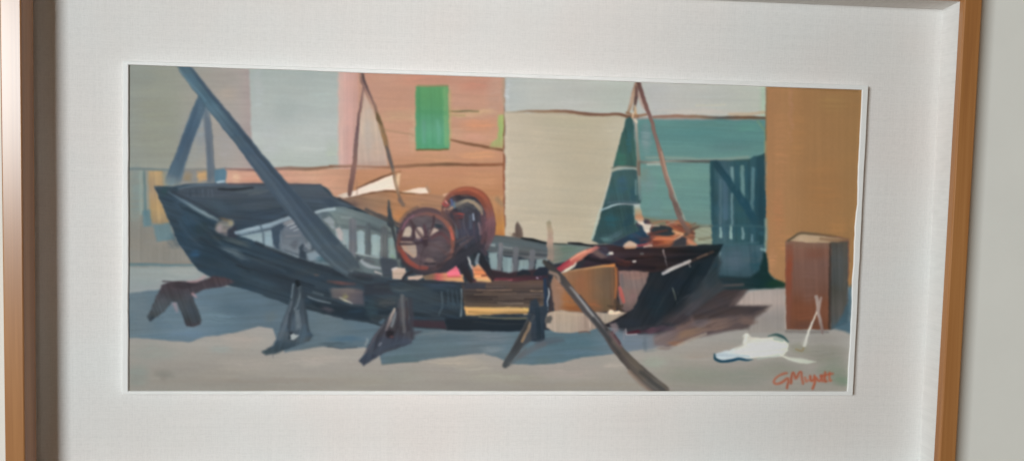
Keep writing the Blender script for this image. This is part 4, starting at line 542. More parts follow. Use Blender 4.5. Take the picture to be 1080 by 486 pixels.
    t([(563.5, 333), (558, 345), (553, 357), (551, 361)], [2.4, 3.4, 3.4, 2], [(170, 146, 122), (128, 112, 96), (158, 128, 98), (120, 108, 96)], soft=1.1); t([(561, 334), (552, 350), (540, 374)], 2, (62, 66, 68), soft=1.3, a=.7); q([(560, 344), (564, 338), (566, 356), (560, 358)], (86, 100, 112), soft=1.5, a=.8); t([(568, 330), (569, 356)], 5, (38, 60, 76), soft=1.4, a=.8); t([(553, 331.5), (564, 331)], 1, (212, 184, 152), soft=.8, a=.8); t([(560, 329), (566, 332)], 3, (36, 38, 46), soft=1.1, a=.8)
    q([(558, 336), (564, 344), (562, 358), (552, 366), (542, 376), (536, 380), (545, 360)], (70, 74, 80), soft=2, a=.85)
    t([(562, 334), (553, 352), (543, 370), (533, 385)], [4, 6, 7, 6], [(74, 70, 66), (66, 66, 68), (64, 68, 72), (74, 80, 84)], soft=1.3, mask=True); t([(563, 334), (557, 347), (551, 360)], [2.4, 3, 2], [(176, 150, 124), (134, 114, 96), (160, 130, 98)], soft=1.1)
    q([(560, 317), (566, 314.5), (569, 322), (577, 323), (577, 334), (572, 340), (573, 358), (561, 359), (560, 340), (556, 334)], (46, 60, 74), soft=1.3, a=.85); t([(567, 326), (569, 356)], 4, (36, 54, 68), soft=1.4, a=.8)
    t([(554, 368), (546, 377), (538, 384)], 4, (98, 102, 104), soft=2, a=.6)
    part('painted_ground')
    S([(566, 363), (580, 360), (594, 359)], [5, 6, 3], (82, 90, 100), soft=2.4, a=.75, mask=False); S([(548, 376), (562, 368), (574, 363)], [5, 6, 5], (96, 98, 104), soft=2.4, a=.7, mask=False)

    part('painted_leaning_plank')
    S([(574, 276), (584, 285), (594, 296), (606, 311), (618, 326), (630, 340), (643, 356), (655, 372), (668, 386), (682, 399), (698, 413)], [4, 6, 7.4, 8, 9, 9.5, 10, 11, 12.5, 14, 16], [(58, 60, 62), (60, 60, 62), (86, 80, 78), (84, 78, 78), (80, 78, 80), (86, 82, 82), (84, 78, 78), (78, 72, 70), (98, 90, 84), (92, 86, 82), (100, 92, 86)], soft=1.15, st=.08, h=.9)
    t([(602, 303), (612, 315), (624, 330), (638, 346)], [2, 3, 3.4, 2.4], [(136, 134, 134), (152, 154, 156), (142, 144, 146), (112, 110, 112)], soft=1.1, a=.9); t([(588, 293), (604, 313), (618, 331)], 2.6, (76, 74, 78), soft=1.3, a=.6); t([(612, 312), (628, 332), (640, 348)], 2, (56, 54, 58), soft=1.2, a=.7); t([(626, 336), (640, 354), (654, 372)], 4, (60, 62, 66), soft=1.6, a=.7); t([(648, 360), (662, 376), (676, 390)], 5, (108, 98, 88), soft=2, a=.6); t([(664, 392), (676, 404), (688, 413)], 3.4, (138, 118, 104), soft=1.6, a=.8); t([(676, 392), (690, 404), (700, 411)], 4, (66, 68, 66), soft=1.8, a=.7); t([(645, 352), (655, 365)], 3.4, (112, 88, 92), soft=1.5, a=.7)
    t([(580, 287), (588, 290), (590, 296)], 3, (176, 146, 126), soft=1.2, a=.7)
    part('painted_ground')
    t([(646, 350), (652, 358), (655, 362)], 1.6, (86, 48, 56), soft=1, a=.8); q([(643, 341), (650, 340), (653, 348), (648, 352)], (130, 116, 120), soft=1.8, a=.8); q([(661, 350), (674, 348), (676, 351.5), (662, 352.4)], (76, 36, 50), soft=1); t([(660.5, 347), (660.8, 352.6), (672, 352.6)], 1, (196, 180, 182), soft=.7, a=.8, curve=False); t([(658.4, 349), (658.6, 358)], .8, (150, 138, 144), soft=.7, a=.7); B(688, 350, 9, 3.5, (106, 72, 86), .8); B(681, 362, 3, 8, (98, 112, 124), .7); B(700, 347, 14, 3, (84, 70, 82), .6)

    # ------------------------------------------------------------- crate
    part('painted_crate')
    P([(829.5, 254), (838, 249), (845, 245), (862, 246.5), (884, 249), (897, 252), (895.5, 300), (895, 340), (880, 347), (876, 348), (830, 347)], (120, 86, 72), soft=1, h=.9)
    q([(831, 254.5), (839, 250), (846, 246.5), (870, 249), (893, 252), (884, 256), (860, 256.5)], ('x', [(832, (162, 134, 106)), (845, (186, 160, 132)), (870, (180, 154, 126)), (890, (152, 122, 94))]), soft=1.1, ang=6, st=.06); t([(832, 254), (838, 250), (845, 246), (862, 247), (882, 250)], [2, 2.2, 2.6, 2.4, 2], [(100, 90, 72), (108, 94, 74), (112, 96, 72), (118, 94, 68), (124, 98, 72)], soft=1); t([(866, 252), (884, 254), (896, 252.5)], 2.6, (130, 98, 72), soft=1.4, a=.8)
    q([(829.5, 255), (876, 256.5), (875.5, 347.5), (830, 347)], ('y', [(255, (132, 102, 86)), (264, (128, 90, 76)), (280, (120, 88, 78)), (300, (118, 84, 72)), (320, (124, 78, 58)), (345, (116, 74, 56))]), soft=1, ang=88, st=.04)
    q([(829.5, 258), (837, 258), (836, 300), (834, 346), (830, 346)], ('y', [(258, (134, 90, 74)), (280, (148, 78, 56)), (310, (132, 78, 60)), (346, (116, 78, 66))]), soft=2, ang=90); B(855, 300, 12, 24, (122, 90, 80), .6); B(850, 330, 16, 12, (128, 78, 56), .6); B(860, 268, 12, 8, (120, 80, 66), .6); B(850, 342, 18, 4, (104, 72, 62), .7)
    q([(877, 256), (895, 254), (895, 300), (894, 340), (876.5, 348)], ('y', [(256, (84, 80, 74)), (275, (76, 80, 82)), (305, (74, 74, 70)), (330, (86, 84, 82)), (346, (78, 92, 98))]), soft=1.1, ang=88, st=.06); t([(876, 257), (876, 300), (875.6, 346)], [1.4, 2.4, 1.6], (60, 54, 50), soft=1.1, a=.8); t([(892, 258), (892, 300), (893, 330)], 4, (90, 86, 78), soft=1.6, a=.6)
    part('painted_ground')
    q([(896, 301), (899, 300), (898, 352), (880, 347), (888, 334), (894, 320)], (66, 96, 112), soft=2.2, a=.85); S([(897, 253), (896.5, 290), (897, 302)], 1.6, (176, 122, 76), soft=1.2, a=.6, mask=False); S([(830, 349), (852, 350), (874, 350)], 2.4, (112, 104, 100), soft=1.6, a=.7, mask=False); S([(829, 306), (829.3, 347)], 1, (188, 176, 168), soft=.9, a=.6, mask=False)
    B(890, 352, 4, 3, (168, 160, 156), .5)

    # -------------------------------------------- white rag and small stool
    part('painted_white_rag')
    P([(753.5, 375), (758, 371), (770, 369), (776, 366.5), (784, 363.5), (785, 358), (784, 354), (787.5, 351), (791, 352.5), (793, 355.5), (806, 356), (818, 355.5), (828, 357.5), (832.5, 362), (831.5, 370), (827, 375), (835, 377), (848, 377.5), (861, 381), (852, 384), (836, 381), (826, 376.5), (812, 376), (796, 377.5), (775, 381), (760, 381)], ('x', [(754, (184, 196, 204)), (770, (196, 204, 206)), (785, (214, 212, 202)), (815, (214, 212, 200)), (832, (200, 202, 190)), (845, (190, 192, 178)), (860, (180, 186, 174))]), soft=1, ang=-6, st=.05, h=1.6)
    t([(756, 374), (770, 375), (790, 375.5)], 3, (176, 194, 206), soft=1.5, a=.75); B(805, 363, 14, 5, (222, 220, 208), .8); t([(786, 362), (800, 366), (822, 366)], 3, (224, 222, 210), soft=1.4, a=.8); t([(788, 353), (786, 361)], 2.4, (226, 224, 212), soft=1.1, a=.8); t([(800, 378), (822, 374.5)], 2.4, (172, 184, 178), soft=1.4, a=.7); t([(776, 368), (792, 360)], 2, (200, 198, 188), soft=1.4, a=.6)
    t([(754, 373), (755, 378.5), (762, 381.6), (772, 380.5), (780, 378.4), (788, 379.6), (794, 379)], [1.4, 3.2, 3.4, 3, 3, 2.6, 1], [(24, 66, 86), (20, 62, 84), (26, 66, 86), (24, 66, 92), (24, 70, 96), (36, 76, 98), (80, 108, 122)], soft=.9, mask=True, h=1.2); t([(811, 354.5), (819, 353), (826, 355), (832, 360.5)], [1.2, 2.6, 3.4, 1.4], [(84, 110, 108), (60, 92, 92), (48, 84, 88), (70, 98, 98)], soft=1, mask=True); t([(818, 357), (826, 359)], 3, (120, 146, 140), soft=1.5, a=.6)
    part('painted_stool')
    S([(861.5, 313), (863, 322), (863.5, 330), (866, 342), (868, 351)], [4, 4.4, 4, 3.4, 3], [(160, 142, 136), (176, 158, 150), (164, 146, 140), (150, 132, 128), (138, 120, 116)], soft=1, br=.5); S([(866.5, 314), (864.5, 322), (862.5, 330)], [2, 3, 3], (168, 148, 142), soft=1); S([(862, 329), (858, 338), (853.5, 350), (849, 364)], [1.8, 2.6, 3.6, 5], [(206, 198, 184), (204, 200, 190), (200, 198, 190), (190, 190, 182)], soft=.9, br=.7, h=1.2)
    t([(840, 368), (846, 370), (848, 367)], 1, (150, 116, 60), soft=.9, a=.6)

    part('painted_signature')
    ink = (172, 86, 60)
    for pts in ([(830, 393.2), (824, 395.2), (819, 398.8), (817, 402), (818.5, 404.6), (823, 404), (828, 401.4), (831.5, 398.8), (832, 403), (831, 409)],
                [(835, 404), (836, 395), (838, 393.6), (840, 399), (843, 394), (845.5, 392.4), (846, 398), (847.5, 404.5)],
                [(850, 398), (851, 402.5), (853, 401)], [(855, 397), (855.5, 401.5), (859, 401), (860, 396.8), (859.6, 404), (857.6, 409.6)],
                [(862, 399), (864, 402), (866.5, 400), (867, 396.5), (867.5, 402)], [(871, 393), (871, 401.5), (872.5, 402)], [(876, 392.6), (876, 401), (877.5, 401.5)], [(866, 396), (872, 395), (879, 394)]):
        S(pts, 2.3, ink, soft=1.15, a=.92, br=.35, st=.08)

BLUR, SAT = 2, 0.94

RELIEF = 0.00010
FILL, FILL_COL, FILL_DIM = 0.19, (1.0, 0.72, 0.45), (0.22, 0.13, 0.06)
KEY, KEY_COL = 425.0, (0.89, 0.97, 1.0)
KEY_LOC, KEY_SIZE = (-4.5, -6.0, 0.95), (2.1, 1.9)
MID_FILL, MID_FILL_COL, MID_FILL_SPREAD = 0.35, (1.0, 0.925, 0.91), 34


# =====================================================================
#  CAMERA (metres; the front of the white slip lies in the plane y = 0)
# =====================================================================
FOC, CX, CY, CZ, YAW, PIT, ROL = 881.76, -0.0750, -1.0636, 0.0738, 0.0795, -0.0620, 0.0235
cyw, syw, cpt, spt, crl, srl = math.cos(YAW), math.sin(YAW), math.cos(PIT), math.sin(PIT), math.cos(ROL), math.sin(ROL)
RIGHT0 = np.array([cyw, -syw, 0.0])
FLAT = np.array([syw, cyw, 0.0])
FWD = FLAT * cpt + np.array([0, 0, 1.0]) * spt
UP0 = -FLAT * spt + np.array([0, 0, 1.0]) * cpt
RIGHT = crl * RIGHT0 + srl * UP0
UP = crl * UP0 - srl * RIGHT0
EYE = np.array([CX, CY, CZ])


def at(px, py, y):
    """point of the plane y = const seen at a measured spot of the photograph"""
    d = FWD + RIGHT * (px - 540) / FOC - UP * (py - 243) / FOC
    return EYE + d * ((y - CY) / d[1])


def to_px(P3):
    d = P3 - EYE
    f = d @ FWD
    return 540 + FOC * (d @ RIGHT) / f, 243 - FOC * (d @ UP) / f


scene = bpy.context.scene
COL = scene.collection


# =====================================================================
#  MATERIALS
# =====================================================================
def new_mat(name):
    m = bpy.data.materials.new(name); m.use_nodes = True
    nt = m.node_tree
    b = nt.nodes['Principled BSDF']
    return m, nt, b


def nd(nt, kind, **kw):
    n = nt.nodes.new(kind)
    for k, v in kw.items():
        if k in n.inputs:
            n.inputs[k].default_value = v
        else:
            setattr(n, k, v)
    return n


def ramp(nt, fac, stops):
    r = nt.nodes.new('ShaderNodeValToRGB')
    while len(r.color_ramp.elements) < len(stops):
        r.color_ramp.elements.new(0.5)
    for e, (p, c) in zip(r.color_ramp.elements, stops):
        e.position = p; e.color = (*c, 1)
    nt.links.new(fac, r.inputs[0])
    return r.outputs[0]


def mapped(nt, scale):
    tc = nt.nodes.new('ShaderNodeTexCoord'); mp = nt.nodes.new('ShaderNodeMapping')
    mp.inputs['Scale'].default_value = scale
    nt.links.new(tc.outputs['Object'], mp.inputs['Vector'])
    return mp.outputs[0]


def wood(name, along):
    m, nt, b = new_mat(name)
    sc = (2.0, 60, 60) if along == 'x' else (60, 60, 2.0)
    n1 = nd(nt, 'ShaderNodeTexNoise', Scale=1.0, Detail=5.0, Roughness=.6, Distortion=.6)
    nt.links.new(mapped(nt, sc), n1.inputs['Vector'])
    sc2 = (6.0, 420, 420) if along == 'x' else (420, 420, 6.0)
    n2 = nd(nt, 'ShaderNodeTexNoise', Scale=1.0, Detail=3.0, Roughness=.6)
    nt.links.new(mapped(nt, sc2), n2.inputs['Vector'])
    mx = nd(nt, 'ShaderNodeMath', operation='MULTIPLY_ADD'); mx.inputs[1].default_value = .18
    nt.links.new(n2.outputs[0], mx.inputs[0]); nt.links.new(n1.outputs[0], mx.inputs[2])
    c = ramp(nt, mx.outputs[0], [(0.34, (0.34, 0.136, 0.044)), (0.56, (0.44, 0.188, 0.060)), (0.80, (0.53, 0.243, 0.084))])
    nt.links.new(c, b.inputs['Base Color'])
    b.inputs['Roughness'].default_value = .30
    b.inputs['Coat Weight'].default_value = .45; b.inputs['Coat Roughness'].default_value = .26
    b.inputs['Specular IOR Level'].default_value = .55
    bp = nd(nt, 'ShaderNodeBump', Strength=.12, Distance=.0004)
    nt.links.new(mx.outputs[0], bp.inputs['Height']); nt.links.new(bp.outputs[0], b.inputs['Normal'])
    return m


def linen(name, base, vary):
    m, nt, b = new_mat(name)
    # warp and weft threads
    hs = []
    for sc in ((130, 1, 900), (900, 1, 130)):
        n = nd(nt, 'ShaderNodeTexNoise', Scale=1.0, Detail=2.0, Roughness=.5)
        nt.links.new(mapped(nt, sc), n.inputs['Vector']); hs.append(n.outputs[0])
    slub = []
    for sc in ((9, 1, 420), (420, 1, 9)):
        n = nd(nt, 'ShaderNodeTexNoise', Scale=1.0, Detail=2.0, Roughness=.5)
        nt.links.new(mapped(nt, sc), n.inputs['Vector']); slub.append(n.outputs[0])
    ad = nd(nt, 'ShaderNodeMath', operation='ADD'); nt.links.new(hs[0], ad.inputs[0]); nt.links.new(hs[1], ad.inputs[1])
    ad2 = nd(nt, 'ShaderNodeMath', operation='ADD'); nt.links.new(slub[0], ad2.inputs[0]); nt.links.new(slub[1], ad2.inputs[1])
    tot = nd(nt, 'ShaderNodeMath', operation='MULTIPLY_ADD'); tot.inputs[1].default_value = .6
    nt.links.new(ad2.outputs[0], tot.inputs[0]); nt.links.new(ad.outputs[0], tot.inputs[2])
    th = ramp(nt, tot.outputs[0], [(0.0, tuple(k * .895 for k in base)), (1.0, base)])
    rng_ = nd(nt, 'ShaderNodeMapRange'); rng_.inputs['From Min'].default_value = 1.1; rng_.inputs['From Max'].default_value = 1.8
    nt.links.new(tot.outputs[0], rng_.inputs['Value'])
    rp = [n for n in nt.nodes if n.bl_idname == 'ShaderNodeValToRGB'][-1]
    nt.links.new(rng_.outputs[0], rp.inputs[0])
    # slight yellowing of the old cloth
    ag = nd(nt, 'ShaderNodeTexNoise', Scale=4.0, Detail=3.0, Roughness=.55)
    nt.links.new(mapped(nt, (1, 1, 1)), ag.inputs['Vector'])
    ac = ramp(nt, ag.outputs[0], [(0.35, (0.985, 1.0, 1.0)), (0.65, vary)])
    mu = nd(nt, 'ShaderNodeMix', data_type='RGBA', blend_type='MULTIPLY'); mu.inputs['Factor'].default_value = 1
    nt.links.new(th, mu.inputs['A']); nt.links.new(ac, mu.inputs['B'])
    nt.links.new(mu.outputs['Result'], b.inputs['Base Color'])
    b.inputs['Roughness'].default_value = .95; b.inputs['Specular IOR Level'].default_value = .1
    bp = nd(nt, 'ShaderNodeBump', Strength=.3, Distance=.0006)
    nt.links.new(tot.outputs[0], bp.inputs['Height']); nt.links.new(bp.outputs[0], b.inputs['Normal'])
    return m


def plain(name, base, rough, amount, scale, bump):
    m, nt, b = new_mat(name)
    n = nd(nt, 'ShaderNodeTexNoise', Scale=scale, Detail=5.0, Roughness=.6)
    nt.links.new(mapped(nt, (1, 1, 1)), n.inputs['Vector'])
    c = ramp(nt, n.outputs[0], [(0.3, tuple(k * (1 - amount) for k in base)), (0.7, base)])
    nt.links.new(c, b.inputs['Base Color'])
    b.inputs['Roughness'].default_value = rough; b.inputs['Specular IOR Level'].default_value = .3
    bp = nd(nt, 'ShaderNodeBump', Strength=.3, Distance=bump)
    nt.links.new(n.outputs[0], bp.inputs['Height']); nt.links.new(bp.outputs[0], b.inputs['Normal'])
    return m


def oil_paint():
    m, nt, b = new_mat('oil_paint')
    a = nd(nt, 'ShaderNodeAttribute', attribute_name='pigment')
    n = nd(nt, 'ShaderNodeTexNoise', Scale=240.0, Detail=3.0, Roughness=.6)
    nt.links.new(mapped(nt, (1, 1, 1)), n.inputs['Vector'])
    c = ramp(nt, n.outputs[0], [(0.3, (.98, .98, .98)), (0.7, (1.02, 1.02, 1.02))])
    mu = nd(nt, 'ShaderNodeMix', data_type='RGBA', blend_type='MULTIPLY'); mu.inputs['Factor'].default_value = 1
    nt.links.new(a.outputs['Color'], mu.inputs['A']); nt.links.new(c, mu.inputs['B'])
    nt.links.new(mu.outputs['Result'], b.inputs['Base Color'])
    n2 = nd(nt, 'ShaderNodeTexNoise', Scale=14.0, Detail=2.0)
    nt.links.new(mapped(nt, (1, 1, 1)), n2.inputs['Vector'])
    mr = nd(nt, 'ShaderNodeMapRange'); mr.inputs['To Min'].default_value = .42; mr.inputs['To Max'].default_value = .60
    nt.links.new(n2.outputs[0], mr.inputs['Value']); nt.links.new(mr.outputs[0], b.inputs['Roughness'])
    b.inputs['Specular IOR Level'].default_value = .13
    bp = nd(nt, 'ShaderNodeBump', Strength=.05, Distance=.0003)
    nt.links.new(n.outputs[0], bp.inputs['Height']); nt.links.new(bp.outputs[0], b.inputs['Normal'])
    return m


WOOD_X, WOOD_Z = wood('varnished_oak_along', 'x'), wood('varnished_oak_upright', 'z')
LINEN = linen('unbleached_linen', (0.86, 0.843, 0.826), (1.0, 0.966, 0.95))
SLIP = plain('white_gesso', (0.93, 0.93, 0.915), .5, .04, 60, .0006)
PLASTER = plain('pale_plaster', (0.92, 0.905, 0.845), .9, .04, 9, .0012)
PAINT = oil_paint()


def mesh_obj(name, verts, faces, mat, parent=None, smooth=False):
    me = bpy.data.meshes.new(name)
    me.from_pydata([tuple(map(float, v)) for v in verts], [], faces)
    me.materials.append(mat); me.update()
    if smooth:
        me.polygons.foreach_set('use_smooth', [True] * len(me.polygons))
    o = bpy.data.objects.new(name, me); COL.objects.link(o)
    if parent:
        o.parent = parent
    return o


# =====================================================================
#  THE FRAME
# =====================================================================
Y_WALL, Y_FRONT, Y_LIP, Y_MAT, Y_PAINT = 0.0150, -0.031, -0.022, 0.0107, 0.0022


def ring(lx, rx, y, top, bottom=None):
    """four corners TL TR BR BL of a rectangle lying in the plane y"""
    a0, a1 = at(lx[0], 0, y), at(lx[1], 486, y)
    b0, b1 = at(rx[0], 0, y), at(rx[1], 486, y)
    xl = lambda z: a0[0] + (a1[0] - a0[0]) * (z - a0[2]) / (a1[2] - a0[2])
    xr = lambda z: b0[0] + (b1[0] - b0[0]) * (z - b0[2]) / (b1[2] - b0[2])
    zb = bottom
    return [np.array([xl(top), y, top]), np.array([xr(top), y, top]), np.array([xr(zb), y, zb]), np.array([xl(zb), y, zb])]


def inset(r, d, y):
    sx, sz = (1, -1, -1, 1), (-1, -1, 1, 1)
    return [np.array([p[0] + d * sx[k], y, p[2] + d * sz[k]]) for k, p in enumerate(r)]


zt_m = at(994, 11, Y_MAT)[2]; zt_l = at(1011, 1.4, Y_LIP)[2]; zt_f = at(1016, -2.6, Y_FRONT)[2]
ZB = lambda z: -z + 0.002
MATR = ring((33.6, 37.4), (994.5, 969.5), Y_MAT, zt_m, ZB(zt_m))
LIPR = ring((34.5, 38.2), (1012.8, 985), Y_LIP, zt_l, ZB(zt_l))
for k_, (px_, py_) in ((0, (34.5, -20)), (3, (38.2, 486))):      # the left lip is cut deeper than the others
    q_ = at(px_, py_, -.0105); LIPR[k_] = np.array([q_[0], -.0105, LIPR[k_][2]])
FIN = ring((22, 26.3), (1017.4, 991), Y_FRONT, zt_f, ZB(zt_f))
FOUT = ring((-1.2, 4.9), (1036.7, 1008.3), Y_FRONT, zt_f + .028, ZB(zt_f + .028))
rings_wood = [inset(FOUT, 0, Y_WALL - .0005), inset(FOUT, 0, Y_FRONT + .0022), inset(FOUT, .0006, Y_FRONT + .0007), inset(FOUT, .002, Y_FRONT),
              inset(FIN, -.0016, Y_FRONT), inset(FIN, -.0005, Y_FRONT + .0005), inset(FIN, 0, Y_FRONT + .0016), LIPR, [p + np.array([(-.001, .001, .001, -.001)[k], .003, 0]) for k, p in enumerate(LIPR)]]
MATO = inset(MATR, -.0005, Y_MAT)
rings_lin = [[p + np.array([(-.0004, .0004, .0004, -.0004)[k], .001, (.0004, .0004, -.0004, -.0004)[k]]) for k, p in enumerate(LIPR)], MATO]

picture = bpy.data.objects.new('framed_painting', None)
picture.location = (0, 0, 0); COL.objects.link(picture)
picture['label'] = 'oil painting of a beached boat in a deep oak frame with linen mat'
picture['category'] = 'painting'


def rail(name, rs, k, mat, n=14, wob=0.0):
    """one mitred side of the frame between corners k and k+1"""
    k2 = (k + 1) % 4
    V, F = [], []
    for j, r in enumerate(rs):
        for i in range(n + 1):
            t = i / n
            p = r[k] * (1 - t) + r[k2] * t
            V.append(p)
    for j in range(len(rs) - 1):
        for i in range(n):
            a = j * (n + 1) + i
            F.append((a, a + n + 1, a + n + 2, a + 1))
    return mesh_obj(name, V, F, mat, picture)


for k in range(4):
    r_ = rail('frame_rail', rings_wood, k, WOOD_X if k in (0, 2) else WOOD_Z)
    li = rail('linen_liner', rings_lin, k, LINEN)
    li.parent = r_

# linen mat with the opening for the canvas
slip_out = [at(*p, 0.0) for p in ((129.4, 64.4), (916.2, 90.2), (899.6, 417.0), (128.4, 416.0))]
slip_in = [at(*p, 0.0) for p in ((135.5, 68.5), (909.6, 95.0), (893.9, 412.4), (135.2, 412.0))]
mo = inset(MATR, -.003, Y_MAT); mi = [np.array([p[0] * .985, Y_MAT, p[2] * .97]) for p in slip_out]
mesh_obj('linen_mat', mo + mi + [p + np.array([0, .003, 0]) for p in mo + mi],
         [(k, (k + 1) % 4, (k + 1) % 4 + 4, k + 4) for k in range(4)] + [(8 + k, 12 + k, 8 + (k + 1) % 4 + 4, 8 + (k + 1) % 4) for k in range(4)], LINEN, picture)

# white slip: four mitred strips standing proud of the mat, slightly hand cut
wob = np.random.default_rng(3)
for k in range(4):
    k2 = (k + 1) % 4
    n = 40
    amp = .00075 if k == 1 else .00028
    V, F = [], []
    nz = np.convolve(wob.normal(size=n + 7), np.ones(3) / 3, 'valid')[:n + 1] * amp
    nz2 = np.convolve(wob.normal(size=n + 7), np.ones(3) / 3, 'valid')[:n + 1] * amp * .5
    for i in range(n + 1):
        t = i / n
        e = min(1, 6 * t, 6 * (1 - t))
        po = slip_out[k] * (1 - t) + slip_out[k2] * t
        pi_ = slip_in[k] * (1 - t) + slip_in[k2] * t
        d = po - pi_; d = d / np.linalg.norm(d)
        mid_o = po + d * nz2[i] * e; mid_i = pi_ + d * nz[i] * e
        prof = [mid_o + [0, Y_MAT + .001, 0], mid_o + [0, .0010, 0] + d * .0001, mid_o - d * .0009 + [0, 0, 0], mid_i + d * .0009 + [0, 0, 0], mid_i + [0, .0008, 0], mid_i + [0, .006, 0]]
        V += prof
    for i in range(n):
        for j in range(5):
            a = i * 6 + j
            F.append((a, a + 1, a + 7, a + 6))
    mesh_obj('slip_strip', V, F, SLIP, picture)

# =====================================================================
#  THE CANVAS: paint it, then build every painted thing as its own
#  thin layer of paint over the layers below
# =====================================================================
NX, NY = 1060, 470
cor = [np.array([p[0], 0, p[2]]) for p in slip_in]
cen = sum(cor) / 4
ex = .004
cor = [p + np.array([ex * s0, 0, ex * s1]) for p, (s0, s1) in zip(cor, ((-1, 1), (1, 1), (1, -1), (-1, -1)))]
u = np.linspace(0, 1, NX)[None, :, None]; v = np.linspace(0, 1, NY)[:, None, None]
G = (cor[0] * (1 - u) + cor[1] * u) * (1 - v) + (cor[3] * (1 - u) + cor[2] * u) * v
XP, YP = to_px(G)
cv = Canvas(XP, YP)
paint(cv)


def blur(a, n=1, w=.25):
    for _ in range(n):
        for ax in (0, 1):
            p = np.concatenate([np.take(a, [0], ax), a, np.take(a, [-1], ax)], ax)
            lo = np.take(p, range(0, a.shape[ax]), ax); hi = np.take(p, range(2, a.shape[ax] + 2), ax)
            a = a * (1 - 2 * w) + w * (lo + hi)
    return a


rgb = blur(cv.rgb, BLUR)
lum = rgb @ np.array([.3, .59, .11])
rgb = np.clip(lum[..., None] + (rgb - lum[..., None]) * SAT, 2, 250) / 255
hgt = blur(cv.hgt, 1)
PIG_DIV = np.interp(XP, [135, 300, 560, 910], [.785, .81, .835, .635])[..., None]
PIG_OFF = np.interp(XP, [135, 450, 700, 910], [.021, .015, .008, .006])[..., None]
lin = np.where(rgb <= .04045, rgb / 12.92, ((rgb + .055) / 1.055) ** 2.4)
lum = (lin @ np.array([.21, .72, .07]))[..., None]
lin = np.clip(lin * np.clip(1 - PIG_OFF / (lum + .004), .45, 1) / PIG_DIV, .003, .9)   # pigment = colour seen / light falling on it
pig = np.concatenate([lin, np.ones(lin.shape[:2] + (1,))], -1).astype(np.float32)


def largest(mask):
    """keep the biggest connected patch of a mask"""
    par = []
    def find(i):
        while par[i] != i:
            par[i] = par[par[i]]; i = par[i]
        return i
    runs, prev = [], []
    for r in range(mask.shape[0]):
        d = np.diff(np.concatenate([[0], mask[r].astype(np.int8), [0]]))
        cur = []
        for a, b in zip(np.where(d == 1)[0], np.where(d == -1)[0]):
            i = len(par); par.append(i); cur.append((a, b, i)); runs.append((r, a, b, i))
            for a2, b2, i2 in prev:
                if a2 < b and b2 > a:
                    par[find(i)] = find(i2)
        prev = cur
    size = {}
    for r, a, b, i in runs:
        k = find(i); size[k] = size.get(k, 0) + b - a
    if not size:
        return mask
    best = max(size, key=size.get)
    out = np.zeros_like(mask)
    for r, a, b, i in runs:
        if find(i) == best:
            out[r, a:b] = True
    return out


def sheet(name, cell, level, parent):
    cell = cell.copy()
    vm = np.zeros((NY, NX), bool)
    vm[:-1, :-1] |= cell; vm[1:, :-1] |= cell; vm[:-1, 1:] |= cell; vm[1:, 1:] |= cell
    idx = np.full((NY, NX), -1, np.int64); nv = int(vm.sum()); idx[vm] = np.arange(nv)
    co = G[vm].copy(); co[:, 1] = Y_PAINT - level - hgt[vm] * RELIEF
    r, c = np.where(cell)
    quads = np.stack([idx[r, c], idx[r + 1, c], idx[r + 1, c + 1], idx[r, c + 1]], 1).astype(np.int32)
    nf = len(quads)
    me = bpy.data.meshes.new(name)
    me.vertices.add(nv); me.vertices.foreach_set('co', co.astype(np.float32).ravel())
    me.loops.add(nf * 4); me.loops.foreach_set('vertex_index', quads.ravel())
    me.polygons.add(nf)
    me.polygons.foreach_set('loop_start', np.arange(0, nf * 4, 4, dtype=np.int32))
    me.polygons.foreach_set('loop_total', np.full(nf, 4, np.int32))
    me.polygons.foreach_set('use_smooth', np.ones(nf, bool))
    at_ = me.attributes.new('pigment', 'FLOAT_COLOR', 'POINT')
    at_.data.foreach_set('color', pig[vm].ravel())
    me.materials.append(PAINT)
    me.update(); me.validate()
    o = bpy.data.objects.new(name, me); COL.objects.link(o); o.parent = parent
    return o


canvas = sheet('canvas', np.ones((NY - 1, NX - 1), bool), 0.0, picture)
lvl = 0
for nm in cv.order:
    m = cv.masks[nm]
    cell = m[:-1, :-1] & m[1:, :-1] & m[:-1, 1:] & m[1:, 1:]
    if nm != 'painted_signature':
        cell = largest(cell)
    if cell.sum() < 30:
        continue
    lvl += 1
    base = nm.rstrip('0123456789').rstrip('_')
    sheet(base, cell, 0.000005 * lvl, canvas)

# =====================================================================
#  WALL, LIGHT, CAMERA
# =====================================================================
w_ = mesh_obj('wall', [(-4, Y_WALL, -2), (4, Y_WALL, -2), (4, Y_WALL, 2), (-4, Y_WALL, 2)], [(0, 1, 2, 3)], PLASTER)
w_['kind'] = 'structure'

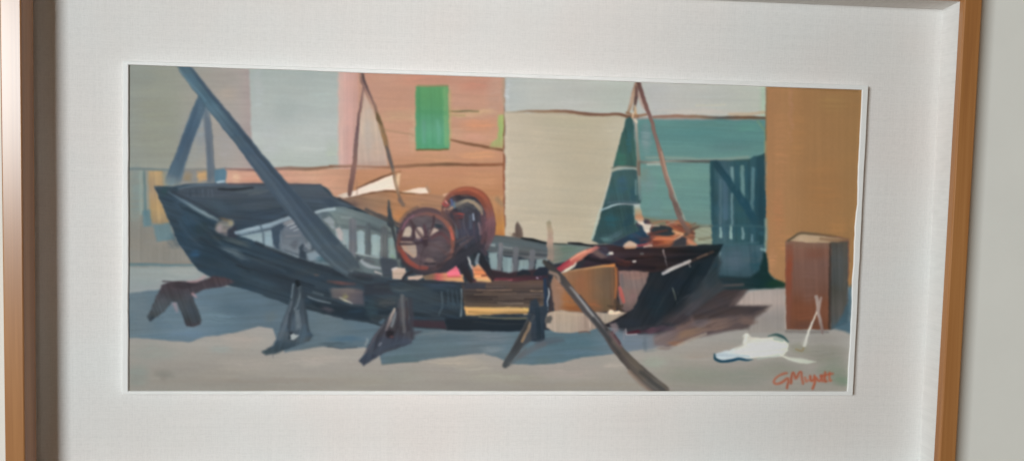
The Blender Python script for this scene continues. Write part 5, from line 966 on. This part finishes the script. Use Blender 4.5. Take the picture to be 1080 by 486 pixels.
world = bpy.data.worlds.new('World'); scene.world = world; world.use_nodes = True
bg = world.node_tree.nodes['Background']
wt = world.node_tree
tcw = wt.nodes.new('ShaderNodeTexCoord'); sep = wt.nodes.new('ShaderNodeSeparateXYZ')
wt.links.new(tcw.outputs['Generated'], sep.inputs[0])
room = ramp(wt, sep.outputs['X'], [(0.0, FILL_COL), (1.0, FILL_DIM)])
mrw = wt.nodes.new('ShaderNodeMapRange'); mrw.inputs['From Min'].default_value = -1; mrw.inputs['From Max'].default_value = 1
wt.links.new(sep.outputs['X'], mrw.inputs['Value'])
wt.links.new(mrw.outputs[0], [n for n in wt.nodes if n.bl_idname == 'ShaderNodeValToRGB'][0].inputs[0])
wt.links.new(room, bg.inputs[0]); bg.inputs[1].default_value = FILL


def area(name, loc, target, sx, sy, power, col):
    L = bpy.data.lights.new(name, 'AREA'); L.shape = 'RECTANGLE'; L.size = sx; L.size_y = sy; L.energy = power; L.color = col
    o = bpy.data.objects.new(name, L); COL.objects.link(o); o.location = loc
    from mathutils import Vector
    o.rotation_euler = (Vector(target) - Vector(loc)).to_track_quat('-Z', 'Y').to_euler()
    return o


area('window_light', KEY_LOC, (0, 0, 0.02), *KEY_SIZE, KEY, KEY_COL)
mid_fill = area('centre_fill', (-0.06, -1.7, 0.03), (-0.06, 0, 0.0), .35, .35, MID_FILL, MID_FILL_COL)  # unseen fill light, added to brighten the middle of the picture
mid_fill.data.spread = math.radians(MID_FILL_SPREAD)

cam = bpy.data.cameras.new('camera'); cam.sensor_fit = 'HORIZONTAL'; cam.sensor_width = 36; cam.lens = FOC / 1080 * 36
cam.clip_start = .02; cam.clip_end = 50
co = bpy.data.objects.new('camera', cam); COL.objects.link(co)
from mathutils import Matrix
M = Matrix.Identity(4)
for i in range(3):
    M[i][0], M[i][1], M[i][2], M[i][3] = RIGHT[i], UP[i], -FWD[i], EYE[i]
co.matrix_world = M
scene.camera = co

scene.render.engine = 'CYCLES'
scene.view_settings.view_transform = 'Standard'
scene.view_settings.look = 'None'
scene.view_settings.exposure = 0; scene.view_settings.gamma = 1
scene.cycles.max_bounces = 8
